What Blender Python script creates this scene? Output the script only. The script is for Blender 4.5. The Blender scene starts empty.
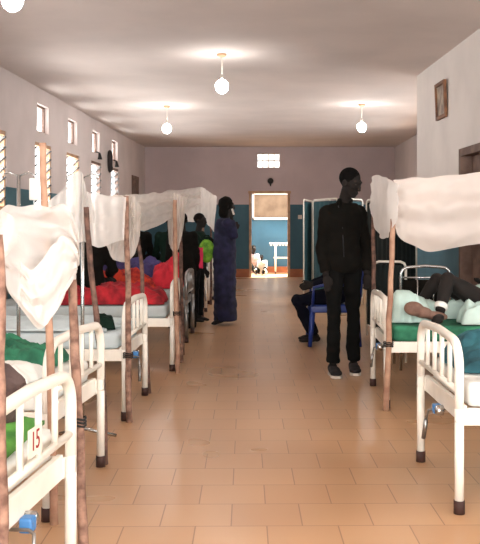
import bpy, bmesh, math, random
from mathutils import Vector, Matrix, noise
random.seed(7)
scene = bpy.context.scene
C = scene.collection
V = Vector

# ------------------------------------------------------------------ camera
FPX, CXP, CYP, CAMZ = 900.0, 258.0, 226.0, 1.26
cam_data = bpy.data.cameras.new('camera')
cam_data.sensor_fit = 'VERTICAL'
cam_data.sensor_height = 24.0
cam_data.lens = FPX / 544.0 * 24.0
cam_data.shift_x = -(CXP - 240.0) / 544.0
cam_data.shift_y = -(272.0 - CYP) / 544.0
cam_data.clip_start = 0.05
cam = bpy.data.objects.new('camera', cam_data)
cam.location = (0, 0, CAMZ)
cam.rotation_euler = (math.radians(90), 0, 0)
C.objects.link(cam)
scene.camera = cam

# ------------------------------------------------------------------ world and light
world = bpy.data.worlds.new('world')
scene.world = world
world.use_nodes = True
bg = world.node_tree.nodes['Background']
bg.inputs[0].default_value = (1.0, 0.98, 0.96, 1)
bg.inputs[1].default_value = 5.0

sun = bpy.data.lights.new('sun', 'SUN')
sun.energy = 34.0
sun.angle = math.radians(1.0)
sun.color = (1.0, 0.93, 0.82)
so = bpy.data.objects.new('sun', sun)
so.rotation_euler = (math.radians(-8), math.radians(14), 0)   # high noon sun
C.objects.link(so)

def area(name, loc, rot, sx, sy, power, col):
    l = bpy.data.lights.new(name, 'AREA')
    l.shape = 'RECTANGLE'; l.size = sx; l.size_y = sy; l.energy = power; l.color = col
    o = bpy.data.objects.new(name, l); o.location = loc; o.rotation_euler = rot
    C.objects.link(o); return o
# added area fill for daylight from behind, set in an invented wall opening
area('entrance_daylight', (0.0, -2.9, 1.9), (math.radians(100), 0, 0), 5.4, 2.3, 330, (1.0, 0.975, 0.95))
# added fill at unseen near windows on both sides, to even the ceiling
area('near_window_daylight', (-3.75, 3.5, 1.95), (0, math.radians(-90), 0), 1.0, 6.0, 150, (1.0, 0.98, 0.96))
area('near_right_window_daylight', (3.75, 3.3, 1.95), (0, math.radians(90), 0), 1.0, 5.0, 110, (1.0, 0.98, 0.96))
# daylight entering each louvre window of the left wall; the far right bay windows are unseen and added for fill
for y in (10.35, 12.5, 14.3, 16.1, 17.9):
    area('window_daylight', (-3.144 + .0315 * (y + .44 - 10.97) - .34, y + .44, 1.85), (0, math.radians(-105), 0), .9, .8, 34, (1.0, 0.98, 0.96))
for y in (12.6, 14.6, 16.6):
    area('window_daylight', (3.72, y + .5, 1.85), (0, math.radians(105), 0), 1.0, 1.0, 20, (1.0, 0.98, 0.96))

scene.view_settings.view_transform = 'Standard'
scene.view_settings.look = 'None'
scene.view_settings.gamma = 1.0
scene.view_settings.use_curve_mapping = False
scene.view_settings.exposure = 0.42

# ------------------------------------------------------------------ helpers
def P(px, py, Y):
    """point at depth Y that projects at pixel (px, py)"""
    return V(((px - CXP) / FPX * Y, Y, CAMZ - (py - CYP) / FPX * Y))

def lin(c):
    r = []
    for v in c:
        v = v / 255.0
        r.append(v / 12.92 if v <= 0.04045 else ((v + 0.055) / 1.055) ** 2.4)
    return tuple(r)

def mat(name, col, rough=0.6, metal=0.0, var=0.12, nscale=6.0, bump=0.0, bscale=40.0, spec=0.4, col2=None, coat=0.0):
    m = bpy.data.materials.new(name); m.use_nodes = True
    nt = m.node_tree; b = nt.nodes['Principled BSDF']
    b.inputs['Roughness'].default_value = rough
    b.inputs['Metallic'].default_value = metal
    b.inputs['Specular IOR Level'].default_value = spec
    b.inputs['Coat Weight'].default_value = coat
    c = lin(col)
    d = lin(col2) if col2 else tuple(x * (1 - var) for x in c)
    tc = nt.nodes.new('ShaderNodeTexCoord')
    n = nt.nodes.new('ShaderNodeTexNoise'); n.inputs['Scale'].default_value = nscale; n.inputs['Detail'].default_value = 5
    nt.links.new(tc.outputs['Object'], n.inputs['Vector'])
    r = nt.nodes.new('ShaderNodeValToRGB')
    r.color_ramp.elements[0].position = 0.38; r.color_ramp.elements[0].color = (*d, 1)
    r.color_ramp.elements[1].position = 0.62; r.color_ramp.elements[1].color = (*c, 1)
    nt.links.new(n.outputs['Fac'], r.inputs['Fac'])
    nt.links.new(r.outputs['Color'], b.inputs['Base Color'])
    if bump:
        n2 = nt.nodes.new('ShaderNodeTexNoise'); n2.inputs['Scale'].default_value = bscale; n2.inputs['Detail'].default_value = 4
        nt.links.new(tc.outputs['Object'], n2.inputs['Vector'])
        bp = nt.nodes.new('ShaderNodeBump'); bp.inputs['Strength'].default_value = bump; bp.inputs['Distance'].default_value = 0.01
        nt.links.new(n2.outputs['Fac'], bp.inputs['Height'])
        nt.links.new(bp.outputs['Normal'], b.inputs['Normal'])
    return m

def emis(name, col, s):
    m = bpy.data.materials.new(name); m.use_nodes = True
    b = m.node_tree.nodes['Principled BSDF']
    b.inputs['Base Color'].default_value = (0.9, 0.9, 0.9, 1)
    b.inputs['Emission Color'].default_value = (*col, 1)
    b.inputs['Emission Strength'].default_value = s
    return m

def glass(name, col=(0.9, 0.95, 0.95), alpha=0.35):
    m = bpy.data.materials.new(name); m.use_nodes = True
    nt = m.node_tree; b = nt.nodes['Principled BSDF']
    b.inputs['Base Color'].default_value = (*col, 1)
    b.inputs['Roughness'].default_value = 0.12
    t = nt.nodes.new('ShaderNodeBsdfTransparent'); mx = nt.nodes.new('ShaderNodeMixShader')
    mx.inputs[0].default_value = alpha
    nt.links.new(t.outputs[0], mx.inputs[1]); nt.links.new(b.outputs[0], mx.inputs[2])
    nt.links.new(mx.outputs[0], nt.nodes['Material Output'].inputs['Surface'])
    return m

def net_mat(name, col, opaque=0.8):
    m = bpy.data.materials.new(name); m.use_nodes = True
    nt = m.node_tree; b = nt.nodes['Principled BSDF']; out = nt.nodes['Material Output']
    c = lin(col)
    b.inputs['Base Color'].default_value = (*c, 1); b.inputs['Roughness'].default_value = 0.85
    b.inputs['Specular IOR Level'].default_value = 0.1
    tl = nt.nodes.new('ShaderNodeBsdfTranslucent'); tl.inputs['Color'].default_value = (*c, 1)
    m1 = nt.nodes.new('ShaderNodeMixShader'); m1.inputs[0].default_value = 0.42
    nt.links.new(b.outputs[0], m1.inputs[1]); nt.links.new(tl.outputs[0], m1.inputs[2])
    t = nt.nodes.new('ShaderNodeBsdfTransparent'); m2 = nt.nodes.new('ShaderNodeMixShader')
    # weave thins and thickens in patches
    tc = nt.nodes.new('ShaderNodeTexCoord'); n = nt.nodes.new('ShaderNodeTexNoise'); n.inputs['Scale'].default_value = 5
    mr = nt.nodes.new('ShaderNodeMapRange'); mr.inputs['To Min'].default_value = opaque - 0.15; mr.inputs['To Max'].default_value = min(1, opaque + 0.15)
    nt.links.new(tc.outputs['Object'], n.inputs['Vector']); nt.links.new(n.outputs['Fac'], mr.inputs['Value'])
    nt.links.new(mr.outputs[0], m2.inputs[0])
    nt.links.new(t.outputs[0], m2.inputs[1]); nt.links.new(m1.outputs[0], m2.inputs[2])
    nt.links.new(m2.outputs[0], out.inputs['Surface'])
    return m

def wall_mat(name, top, dado, zd):
    """painted plaster with a painted dado up to height zd"""
    m = mat(name, top, 0.85, var=0.1, nscale=1.3, bump=0.15, bscale=14, spec=0.2)
    nt = m.node_tree; b = nt.nodes['Principled BSDF']
    ramp = [n for n in nt.nodes if n.bl_idname == 'ShaderNodeValToRGB'][0]
    g = nt.nodes.new('ShaderNodeNewGeometry'); s = nt.nodes.new('ShaderNodeSeparateXYZ')
    nt.links.new(g.outputs['Position'], s.inputs[0])
    lt = nt.nodes.new('ShaderNodeMath'); lt.operation = 'LESS_THAN'; lt.inputs[1].default_value = zd
    nt.links.new(s.outputs['Z'], lt.inputs[0])
    n = nt.nodes.new('ShaderNodeTexNoise'); n.inputs['Scale'].default_value = 2.2; n.inputs['Detail'].default_value = 6
    nt.links.new(g.outputs['Position'], n.inputs['Vector'])
    r2 = nt.nodes.new('ShaderNodeValToRGB')
    c = lin(dado)
    r2.color_ramp.elements[0].position = .35; r2.color_ramp.elements[0].color = (*[x * .82 for x in c], 1)
    r2.color_ramp.elements[1].position = .65; r2.color_ramp.elements[1].color = (*c, 1)
    nt.links.new(n.outputs['Fac'], r2.inputs['Fac'])
    mx = nt.nodes.new('ShaderNodeMix'); mx.data_type = 'RGBA'
    nt.links.new(lt.outputs[0], mx.inputs['Factor'])
    nt.links.new(ramp.outputs['Color'], mx.inputs['A']); nt.links.new(r2.outputs['Color'], mx.inputs['B'])
    nt.links.new(mx.outputs['Result'], b.inputs['Base Color'])
    r = nt.nodes.new('ShaderNodeMapRange'); r.inputs['To Min'].default_value = .85; r.inputs['To Max'].default_value = .45
    nt.links.new(lt.outputs[0], r.inputs['Value']); nt.links.new(r.outputs[0], b.inputs['Roughness'])
    return m

def floor_mat():
    m = bpy.data.materials.new('terracotta_tiles'); m.use_nodes = True
    nt = m.node_tree; b = nt.nodes['Principled BSDF']
    g = nt.nodes.new('ShaderNodeNewGeometry')
    mp = nt.nodes.new('ShaderNodeMapping'); mp.inputs['Rotation'].default_value = (0, 0, math.radians(-.8)); mp.inputs['Location'].default_value = (0.06, 0.12, 0)
    nt.links.new(g.outputs['Position'], mp.inputs['Vector'])
    br = nt.nodes.new('ShaderNodeTexBrick')
    br.offset = 0.5; br.squash = 1.0
    br.inputs['Scale'].default_value = 1.0
    br.inputs['Brick Width'].default_value = 0.30; br.inputs['Row Height'].default_value = 0.30
    br.inputs['Mortar Size'].default_value = 0.0028; br.inputs['Mortar Smooth'].default_value = 0.3
    br.inputs['Color1'].default_value = (*lin((188, 149, 113)), 1)
    br.inputs['Color2'].default_value = (*lin((179, 139, 104)), 1)
    br.inputs['Mortar'].default_value = (*lin((134, 101, 76)), 1)
    br.inputs['Bias'].default_value = -0.2
    nt.links.new(mp.outputs[0], br.inputs['Vector'])
    n = nt.nodes.new('ShaderNodeTexNoise'); n.inputs['Scale'].default_value = 1.1; n.inputs['Detail'].default_value = 2
    nt.links.new(g.outputs['Position'], n.inputs['Vector'])
    mr = nt.nodes.new('ShaderNodeMapRange'); mr.inputs['From Min'].default_value = .3; mr.inputs['From Max'].default_value = .7
    mr.inputs['To Min'].default_value = .92; mr.inputs['To Max'].default_value = 1.04
    nt.links.new(n.outputs['Fac'], mr.inputs['Value'])
    mx = nt.nodes.new('ShaderNodeMix'); mx.data_type = 'RGBA'; mx.blend_type = 'MULTIPLY'; mx.inputs['Factor'].default_value = 1
    nt.links.new(br.outputs['Color'], mx.inputs['A']); nt.links.new(mr.outputs[0], mx.inputs['B'])
    nt.links.new(mx.outputs['Result'], b.inputs['Base Color'])
    r2 = nt.nodes.new('ShaderNodeMapRange'); r2.inputs['To Min'].default_value = .24; r2.inputs['To Max'].default_value = .34
    nt.links.new(n.outputs['Fac'], r2.inputs['Value']); nt.links.new(r2.outputs[0], b.inputs['Roughness'])
    b.inputs['Specular IOR Level'].default_value = 0.45
    return m

M = {}
M['floor'] = floor_mat()
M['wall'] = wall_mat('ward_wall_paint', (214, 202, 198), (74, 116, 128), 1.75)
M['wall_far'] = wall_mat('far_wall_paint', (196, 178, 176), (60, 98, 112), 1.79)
M['wall_white'] = wall_mat('white_wall_paint', (232, 224, 218), (98, 142, 160), 1.45)
M['corridor'] = wall_mat('corridor_paint', (150, 170, 180), (62, 100, 122), 2.6)
M['ceiling'] = mat('ceiling_board', (226, 214, 208), .9, var=.1, nscale=.9, bump=.1, bscale=3, spec=.1)
M['base'] = mat('skirting_tile', (170, 100, 62), .5, var=.2)
M['white'] = mat('white_enamel', (236, 230, 218), .35, var=.07, nscale=12, coat=.2)
M['rubber'] = mat('brown_rubber', (58, 34, 28), .7)
M['chrome'] = mat('chrome', (190, 190, 188), .22, metal=.95, var=.1)
M['steel'] = mat('dull_steel', (150, 148, 145), .35, metal=.85)
M['blueplastic'] = mat('blue_plastic', (30, 52, 120), .4)
M['bluebracket'] = mat('blue_bracket', (70, 130, 190), .4)
M['stick'] = mat('debarked_stick', (152, 118, 100), .75, col2=(96, 68, 56), nscale=22, bump=.4, bscale=30)
M['stick2'] = mat('orange_stick', (176, 140, 116), .7, col2=(142, 104, 84), nscale=10, bump=.3, bscale=30)
M['stick3'] = mat('dark_stick', (116, 86, 74), .8, col2=(72, 52, 44), nscale=22, bump=.4, bscale=30)
M['twine'] = mat('black_twine', (34, 30, 28), .9)
M['net'] = net_mat('white_mosquito_net', (238, 234, 230), .80)
M['net_cream'] = net_mat('cream_mosquito_net', (226, 217, 209), .78)
M['net_pink'] = net_mat('thick_cream_cloth', (236, 225, 217), .94)
M['wood'] = mat('brown_wood', (140, 96, 66), .6, col2=(104, 68, 46), nscale=8)
M['palewood'] = mat('pale_wood', (196, 158, 124), .6, col2=(170, 132, 100), nscale=8)
M['greywood'] = mat('grey_brown_wood', (132, 108, 96), .7, col2=(106, 84, 74), nscale=6)
M['lgrey'] = mat('grey_mattress', (176, 184, 184), .9, var=.12, bump=.3, bscale=12)
M['sheet'] = mat('white_sheet', (222, 222, 216), .9, var=.08, bump=1.0, bscale=7)
M['sheetblue'] = mat('pale_blue_sheet', (196, 208, 210), .9, var=.1, bump=1.0, bscale=7)
M['mint'] = mat('mint_sheet', (190, 214, 206), .9, var=.15, bump=1.0, bscale=7)
M['green'] = mat('green_cloth', (50, 124, 92), .85, col2=(28, 84, 62), nscale=7, bump=.5, bscale=14)
M['leafgreen'] = mat('bright_green_cloth', (92, 156, 66), .85, col2=(60, 120, 50), nscale=9, bump=.5)
M['lime'] = mat('lime_cloth', (122, 172, 48), .8, col2=(70, 116, 30), nscale=14)
M['pink'] = mat('hot_pink_cloth', (224, 50, 90), .8, var=.2)
M['red'] = mat('red_blanket', (180, 32, 42), .85, col2=(120, 18, 28), nscale=9, bump=.7, bscale=12)
M['redpink'] = mat('pinkish_red_blanket', (208, 44, 58), .85, col2=(160, 28, 42), nscale=9, bump=.7, bscale=12)
M['orange'] = mat('orange_red_blanket', (204, 62, 38), .85, col2=(130, 26, 30), nscale=18, bump=.7, bscale=12)
M['purple'] = mat('purple_blanket', (72, 64, 112), .9, col2=(52, 44, 84), nscale=9, bump=.5)
M['teal'] = mat('teal_blanket', (42, 98, 108), .85, col2=(28, 72, 82), nscale=8, bump=.5)
M['darkbag'] = mat('charcoal_bag', (50, 50, 54), .6, col2=(34, 33, 36), nscale=8, bump=.6)
M['brownbag'] = mat('brown_grey_bag', (92, 74, 70), .7, col2=(66, 50, 48), nscale=8, bump=.6)
M['screen'] = mat('teal_screen_cloth', (44, 84, 92), .85, col2=(32, 66, 74), nscale=3)
M['darkscreen'] = mat('dark_green_screen_cloth', (24, 34, 32), .9, col2=(16, 24, 24), nscale=3)
M['black'] = mat('black_cloth', (21, 19, 16), .92, var=.3, spec=.1, bump=.4, bscale=9)
M['blackpants'] = mat('black_trouser_cloth', (19, 19, 18), .92, var=.3, spec=.1, bump=.4, bscale=9)
M['navy'] = mat('navy_cloth', (15, 16, 28), .92, var=.3, bump=.4, bscale=9, spec=.1)
M['dress'] = mat('navy_purple_dress', (36, 35, 64), .9, col2=(22, 22, 44), nscale=10, bump=.4, bscale=9)
M['dkgreen'] = mat('dark_green_cloth', (20, 38, 30), .9, var=.3, spec=.1)
M['skin'] = mat('dark_brown_skin', (24, 17, 13), .85, var=.15, nscale=12)
M['skin2'] = mat('brown_skin', (70, 44, 34), .55, var=.2, nscale=12)
M['sole'] = mat('pale_sole_skin', (128, 98, 84), .7, col2=(104, 76, 64), nscale=14)
M['hair'] = mat('black_hair', (14, 12, 11), .95, bump=.8, bscale=140, spec=.1)
M['shoe'] = mat('black_canvas_shoe', (22, 18, 20), .8)
M['shoesole'] = mat('white_rubber_sole', (206, 196, 184), .6)
M['eye'] = mat('eye_white', (70, 60, 54), .6)
M['paper'] = mat('cream_paper', (236, 222, 206), .8)
M['redink'] = mat('dark_red_ink', (150, 36, 34), .8)
M['bandage'] = mat('white_bandage', (236, 236, 230), .9)
M['blackmetal'] = mat('black_metal', (24, 22, 22), .5)
M['hose'] = mat('dark_hose', (44, 36, 36), .6)
M['louvre'] = glass('louvre_glass', (.55, .6, .62), .45)
M['glass'] = glass('clear_plastic', (.85, .92, .95), .5)
M['thinglass'] = glass('thin_window_glass', (.9, .93, .95), .12)
M['board'] = mat('weathered_board', (124, 108, 90), .8, col2=(106, 90, 74), nscale=3)
M['photo'] = mat('faded_print', (176, 160, 138), .3, col2=(108, 88, 74), nscale=9)
M['bulb'] = emis('bulb_glow', (1.0, .98, .95), 46)
M['pinkpale'] = mat('pale_pink_cloth', (216, 186, 180), .85, var=.2)

def obj(name, bm, m, parent=None, smooth=False):
    me = bpy.data.meshes.new(name)
    bmesh.ops.recalc_face_normals(bm, faces=bm.faces)
    bm.to_mesh(me); bm.free()
    if smooth:
        for p in me.polygons: p.use_smooth = True
    me.materials.append(m)
    o = bpy.data.objects.new(name, me); C.objects.link(o)
    if parent: o.parent = parent
    return o

def tag(o, label, cat, group=None, kind=None):
    if label: o['label'] = label
    if cat: o['category'] = cat
    if group: o['group'] = group
    if kind: o['kind'] = kind
    return o

def thing(name, label, cat, loc=(0, 0, 0), rz=0, group=None):
    o = bpy.data.objects.new(name, None); C.objects.link(o)
    o.empty_display_size = .1
    o.location = loc; o.rotation_euler = (0, 0, rz)
    return tag(o, label, cat, group)

def struct(name, bm, m, parent=None, smooth=False):
    o = obj(name, bm, m, parent, smooth)
    if not parent: o['kind'] = 'structure'
    return o

def dup(root, loc, rz, label, group=None):
    r = root.copy(); C.objects.link(r); r.location = loc; r.rotation_euler = (0, 0, rz); r['label'] = label
    if group: r['group'] = group
    for ch in list(root.children):
        c = ch.copy(); C.objects.link(c); c.parent = r
        for g in ch.children:
            d = g.copy(); C.objects.link(d); d.parent = c
    return r

def box(bm, c, s, mtx=None, bev=0.0):
    r = bmesh.ops.create_cube(bm, size=1.0)
    vs = r['verts']
    for v in vs:
        v.co = V((v.co.x * s[0], v.co.y * s[1], v.co.z * s[2]))
    if bev:
        es = list({e for v in vs for e in v.link_edges})
        rr = bmesh.ops.bevel(bm, geom=es, offset=bev, segments=2, affect='EDGES', profile=.6)
        vs = list({v for f in rr['faces'] for v in f.verts} | {v for v in vs if v.is_valid})
    for v in vs:
        co = v.co
        if mtx: co = mtx @ co
        v.co = co + V(c)
    return vs

def tube(bm, pts, rad, n=10, caps=True, closed=False):
    pts = [V(p) for p in pts]
    if not isinstance(rad, (list, tuple)): rad = [rad] * len(pts)
    rings = []
    up = None
    N = len(pts)
    for i, p in enumerate(pts):
        if closed: t = pts[(i + 1) % N] - pts[i - 1]
        elif i == 0: t = pts[1] - pts[0]
        elif i == N - 1: t = pts[-1] - pts[-2]
        else: t = (pts[i + 1] - p).normalized() + (p - pts[i - 1]).normalized()
        if t.length < 1e-9: t = V((0, 0, 1))
        t.normalize()
        if up is None:
            up = t.cross(V((0, 0, 1)))
            if up.length < .1: up = t.cross(V((1, 0, 0)))
            up.normalize()
        up = (up - t * up.dot(t)).normalized()
        w = t.cross(up)
        rings.append([bm.verts.new(p + (up * math.cos(2 * math.pi * k / n) + w * math.sin(2 * math.pi * k / n)) * rad[i]) for k in range(n)])
    for i in range(N if closed else N - 1):
        a, b = rings[i], rings[(i + 1) % N]
        for k in range(n):
            bm.faces.new((a[k], a[(k + 1) % n], b[(k + 1) % n], b[k]))
    if caps and not closed:
        bm.faces.new(rings[0]); bm.faces.new(rings[-1])

def ell(bm, c, r, mtx=None, seg=16, rings=10):
    rr = bmesh.ops.create_uvsphere(bm, u_segments=seg, v_segments=rings, radius=1)
    for v in rr['verts']:
        co = V((v.co.x * r[0], v.co.y * r[1], v.co.z * r[2]))
        if mtx: co = mtx @ co
        v.co = co + V(c)

def loft(bm, secs, n=20):
    """closed loft through (centre, axis_a, axis_b) ellipses"""
    rings = []
    for c, a, b in secs:
        rings.append([bm.verts.new(V(c) + V(a) * math.cos(2 * math.pi * k / n) + V(b) * math.sin(2 * math.pi * k / n)) for k in range(n)])
    for i in range(len(rings) - 1):
        a, b = rings[i], rings[i + 1]
        for k in range(n):
            bm.faces.new((a[k], a[(k + 1) % n], b[(k + 1) % n], b[k]))
    bm.faces.new(rings[0]); bm.faces.new(rings[-1])

def remeshed(name, bm, voxel, m, parent=None, smooth_it=3, wrinkle=0.0, wscale=7):
    """union of overlapping closed shapes into one continuous skin"""
    bmesh.ops.recalc_face_normals(bm, faces=bm.faces)
    me = bpy.data.meshes.new('tmp'); bm.to_mesh(me); bm.free()
    t = bpy.data.objects.new('tmp', me); C.objects.link(t)
    md = t.modifiers.new('r', 'REMESH'); md.mode = 'VOXEL'; md.voxel_size = voxel
    if smooth_it:
        sm = t.modifiers.new('s', 'SMOOTH'); sm.factor = .5; sm.iterations = smooth_it
    dg = bpy.context.evaluated_depsgraph_get()
    me2 = bpy.data.meshes.new_from_object(t.evaluated_get(dg))
    bpy.data.objects.remove(t); bpy.data.meshes.remove(me)
    me2.name = name
    if wrinkle:
        for v in me2.vertices:
            q = v.co
            w = noise.noise(V((q.x * wscale, q.y * wscale, q.z * wscale * 1.8)))
            v.co = q + v.normal * w * wrinkle
    for p in me2.polygons: p.use_smooth = True
    me2.materials.clear(); me2.materials.append(m)
    o = bpy.data.objects.new(name, me2); C.objects.link(o)
    if parent: o.parent = parent
    return o

# ------------------------------------------------------------------ the setting
CEIL = 3.21
def left_x(Y): return -3.144 + .0315 * (Y - 10.97)
def stub_x(Y): return 2.563 - .0424 * Y

def wall_holes(p0, p1, z0, z1, thick, holes, outward):
    """wall from p0 to p1 (inner face line), holes (u0,u1,za,zb) in metres along it; outward = unit vector away from the room"""
    p0 = V((p0[0], p0[1], 0)); p1 = V((p1[0], p1[1], 0)); L = (p1 - p0).length; d = (p1 - p0) / L; o = V(outward).normalized() * thick
    us = sorted({0, L} | {h[0] for h in holes} | {h[1] for h in holes})
    zs = sorted({z0, z1} | {h[2] for h in holes} | {h[3] for h in holes})
    bm = bmesh.new()
    def solid(i, j):
        if i < 0 or j < 0 or i >= len(us) - 1 or j >= len(zs) - 1: return False
        u = (us[i] + us[i + 1]) / 2; z = (zs[j] + zs[j + 1]) / 2
        return not any(h[0] < u < h[1] and h[2] < z < h[3] for h in holes)
    def pt(u, z, k): return p0 + d * u + V((0, 0, z)) + o * k
    def quad(a): bm.faces.new([bm.verts.new(q) for q in a])
    for i in range(len(us) - 1):
        for j in range(len(zs) - 1):
            if not solid(i, j): continue
            a, b, c, e = us[i], us[i + 1], zs[j], zs[j + 1]
            quad([pt(a, c, 0), pt(b, c, 0), pt(b, e, 0), pt(a, e, 0)])
            quad([pt(a, c, 1), pt(b, c, 1), pt(b, e, 1), pt(a, e, 1)])
            if not solid(i - 1, j): quad([pt(a, c, 0), pt(a, e, 0), pt(a, e, 1), pt(a, c, 1)])
            if not solid(i + 1, j): quad([pt(b, c, 0), pt(b, e, 0), pt(b, e, 1), pt(b, c, 1)])
            if not solid(i, j - 1): quad([pt(a, c, 0), pt(b, c, 0), pt(b, c, 1), pt(a, c, 1)])
            if not solid(i, j + 1): quad([pt(a, e, 0), pt(b, e, 0), pt(b, e, 1), pt(a, e, 1)])
    bmesh.ops.remove_doubles(bm, verts=bm.verts, dist=1e-5)
    return bm

Y0, YF, YC = -3.0, 22.2, 24.4
bm = bmesh.new(); box(bm, (0, (Y0 + 25) / 2, -.05), (9.5, 25 - Y0 + .4, .1)); struct('floor', bm, M['floor'])
bm = bmesh.new(); box(bm, (0, (Y0 + YF + .1) / 2, CEIL + .06), (8.6, YF - Y0 + .3, .12)); struct('ceiling', bm, M['ceiling'])

# left wall with louvre windows and little transoms above them
WY = [1.7, 3.5, 5.3, 7.1, 8.9, 10.35, 12.5, 14.3, 16.1, 17.9]
PL0 = (left_x(Y0), Y0); PL1 = (left_x(YF), YF)
ld = V((PL1[0] - PL0[0], PL1[1] - PL0[1], 0)).normalized()
lout = V((-ld.y, ld.x, 0))
def lu(Y): return (Y - Y0) / ld.y
holes = []
for y in WY:
    holes.append((lu(y), lu(y + .88), 1.45, 2.44))
    if y > 12: holes.append((lu(y + .1), lu(y + .72), 2.60, 2.99))
DOORL = (20.3, 21.2)
holes.append((lu(DOORL[0]), lu(DOORL[1]), 0.0, 2.42))
struct('wall_left', wall_holes(PL0, PL1, 0, CEIL, .12, holes, lout), M['wall'])
def on_left(Y, z, depth=0.0): 
    p = V((PL0[0], PL0[1], 0)) + ld * lu(Y) + lout * depth; p.z = z; return p
Rl = Matrix((( -lout.x, ld.x, 0), (-lout.y, ld.y, 0), (0, 0, 1)))   # local x into room, y along wall

def framed(name, n, Ya, Yb, za, zb, wm, depth, fw=.05, ft=.07):
    root = thing(name, None, None); del_keys = None
    root['kind'] = 'structure'
    ya, yb = (Ya + Yb) / 2, (Yb - Ya)
    bm = bmesh.new()
    L = yb / ld.y
    c = on_left(ya, (za + zb) / 2, depth)
    root.location = on_left(ya, za, depth)
    off = root.location
    for (dy, dz, sy, sz) in ((-L / 2 + fw / 2, 0, fw, zb - za), (L / 2 - fw / 2, 0, fw, zb - za), (0, (zb - za) / 2 - fw / 2, L, fw), (0, -(zb - za) / 2 + fw / 2, L, fw)):
        q = c + Rl @ V((0, dy, dz)) - off
        box(bm, q, (ft, sy, sz), Rl.to_3x3())
    obj('window_frame', bm, wm, root)
    return root, c, L, off

wn = 1
for y in WY:
    root, c, L, off = framed('window_%d' % wn, wn, y, y + .88, 1.45, 2.44, M['palewood'] if y < 15 else M['greywood'], .05); wn += 1
    # louvre blades, open, with dark side clips
    for k in range(7):
        z = 1.45 + .12 + k * .125
        tilt = Matrix.Rotation(math.radians(-42), 3, 'Y')
        bm = bmesh.new(); box(bm, c * 1.0 + V((0, 0, z - c.z)) - off, (.15, L - .12, .006), Rl @ tilt)
        obj('louvre_blade', bm, M['louvre'], root)
        bm = bmesh.new()
        for s in (-1, 1):
            box(bm, c + V((0, 0, z - c.z)) + Rl @ V((0, s * (L / 2 - .062), 0)) - off, (.155, .012, .022), Rl @ tilt)
        obj('blade_clip', bm, M['blackmetal'], root)
    if y > 12:
        root, c, L, off = framed('window_%d' % wn, wn, y + .1, y + .72, 2.60, 2.99, M['greywood'], .08, .025, .04); wn += 1
        bm = bmesh.new(); box(bm, c - off, (.006, L - .06, .33), Rl); obj('pane', bm, M['thinglass'], root)

# door on the left wall
root = thing('door_1', None, None, on_left(20.75, 0, .06)); root['kind'] = 'structure'
bm = bmesh.new(); 
box(bm, V((0, 0, 1.20)), (.05, .78, 2.36), Rl)
obj('door_panel', bm, M['greywood'], root)
bm = bmesh.new()
for dy in (-.42, .42): box(bm, Rl @ V((.03, dy, 0)) + V((0, 0, 1.2)), (.1, .06, 2.4), Rl)
box(bm, V((0, 0, 2.38)) + Rl @ V((.03, 0, 0)), (.1, .9, .06), Rl); obj('door_frame', bm, M['greywood'], root)

# far wall with doorway and lit transom
DX0, DX1, DH = -.22, .79, 2.07
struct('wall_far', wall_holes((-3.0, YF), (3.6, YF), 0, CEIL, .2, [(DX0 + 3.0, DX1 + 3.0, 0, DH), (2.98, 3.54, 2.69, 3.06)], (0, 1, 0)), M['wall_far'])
bm = bmesh.new()
for x in (DX0 + .03, DX1 - .03): box(bm, (x, YF + .02, DH / 2), (.06, .14, DH))
box(bm, ((DX0 + DX1) / 2, YF + .02, DH + .02), (DX1 - DX0 + .04, .14, .06)); struct('trim_1', bm, M['palewood'])
root = thing('window_30', None, None, (.26, YF + .1, 2.69)); root['kind'] = 'structure'
bm = bmesh.new()
for k in range(5): box(bm, (-.28 + .14 * k, 0, .185), (.018, .03, .37))
for z in (.01, .185, .36): box(bm, (0, 0, z), (.56, .03, .018))
obj('window_frame', bm, M['palewood'], root)
bm = bmesh.new(); box(bm, (0, .02, .185), (.56, .004, .36)); obj('pane', bm, M['glass'], root)

# corridor beyond, roof left off to let daylight onto its floor
struct('wall_corridor', wall_holes((-4.4, YC), (4.4, YC), 0, 2.7, .2, [], (0, 1, 0)), M['corridor'])
bm = bmesh.new(); box(bm, (0, YC - .015, .08), (8.6, .03, .16)); struct('baseboard_corridor', bm, M['base'])

# right walls: far right, projecting block (near face plus its two ends), near bay
struct('wall_right', wall_holes((3.38, 11.9), (3.38, YF), 0, CEIL, .2, [(.7, 1.7, 1.3, 2.4), (2.7, 3.7, 1.3, 2.4), (4.7, 5.7, 1.3, 2.4)], (1, 0, 0)), M['wall'])  # window openings added out of view to admit fill light
YS0, YS1 = 8.55, 11.7
sd = V((stub_x(YS1) - stub_x(YS0), YS1 - YS0, 0)).normalized()
sout = V((sd.y, -sd.x, 0))
struct('wall_projecting', wall_holes((stub_x(YS0), YS0), (stub_x(YS1), YS1), 0, CEIL, .2, [(.10 / sd.y, .96 / sd.y, 0, 2.07)], sout), M['wall_white'])
struct('wall_projecting_back', wall_holes((stub_x(YS1) + .2, YS1), (3.6, YS1), 0, CEIL, .2, [], (0, -1, 0)), M['wall'])
struct('wall_projecting_front', wall_holes((stub_x(YS0) + .2, YS0), (3.4, YS0), 0, CEIL, .2, [], (0, 1, 0)), M['wall_white'])
struct('wall_right_near', wall_holes((3.2, Y0), (3.2, YS0), 0, CEIL, .2, [(3.8, 5.4, 1.4, 2.5), (6.4, 8.0, 1.4, 2.5)], (1, 0, 0)), M['wall_white'])  # unseen window openings added on this side to bring in fill
struct('wall_entrance', wall_holes((-3.7, Y0), (3.4, Y0), 0, CEIL, .2, [(.9, 6.3, .6, 3.0)], (0, -1, 0)), M['wall'])  # unseen back wall; wide opening added to let sky light in

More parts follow.
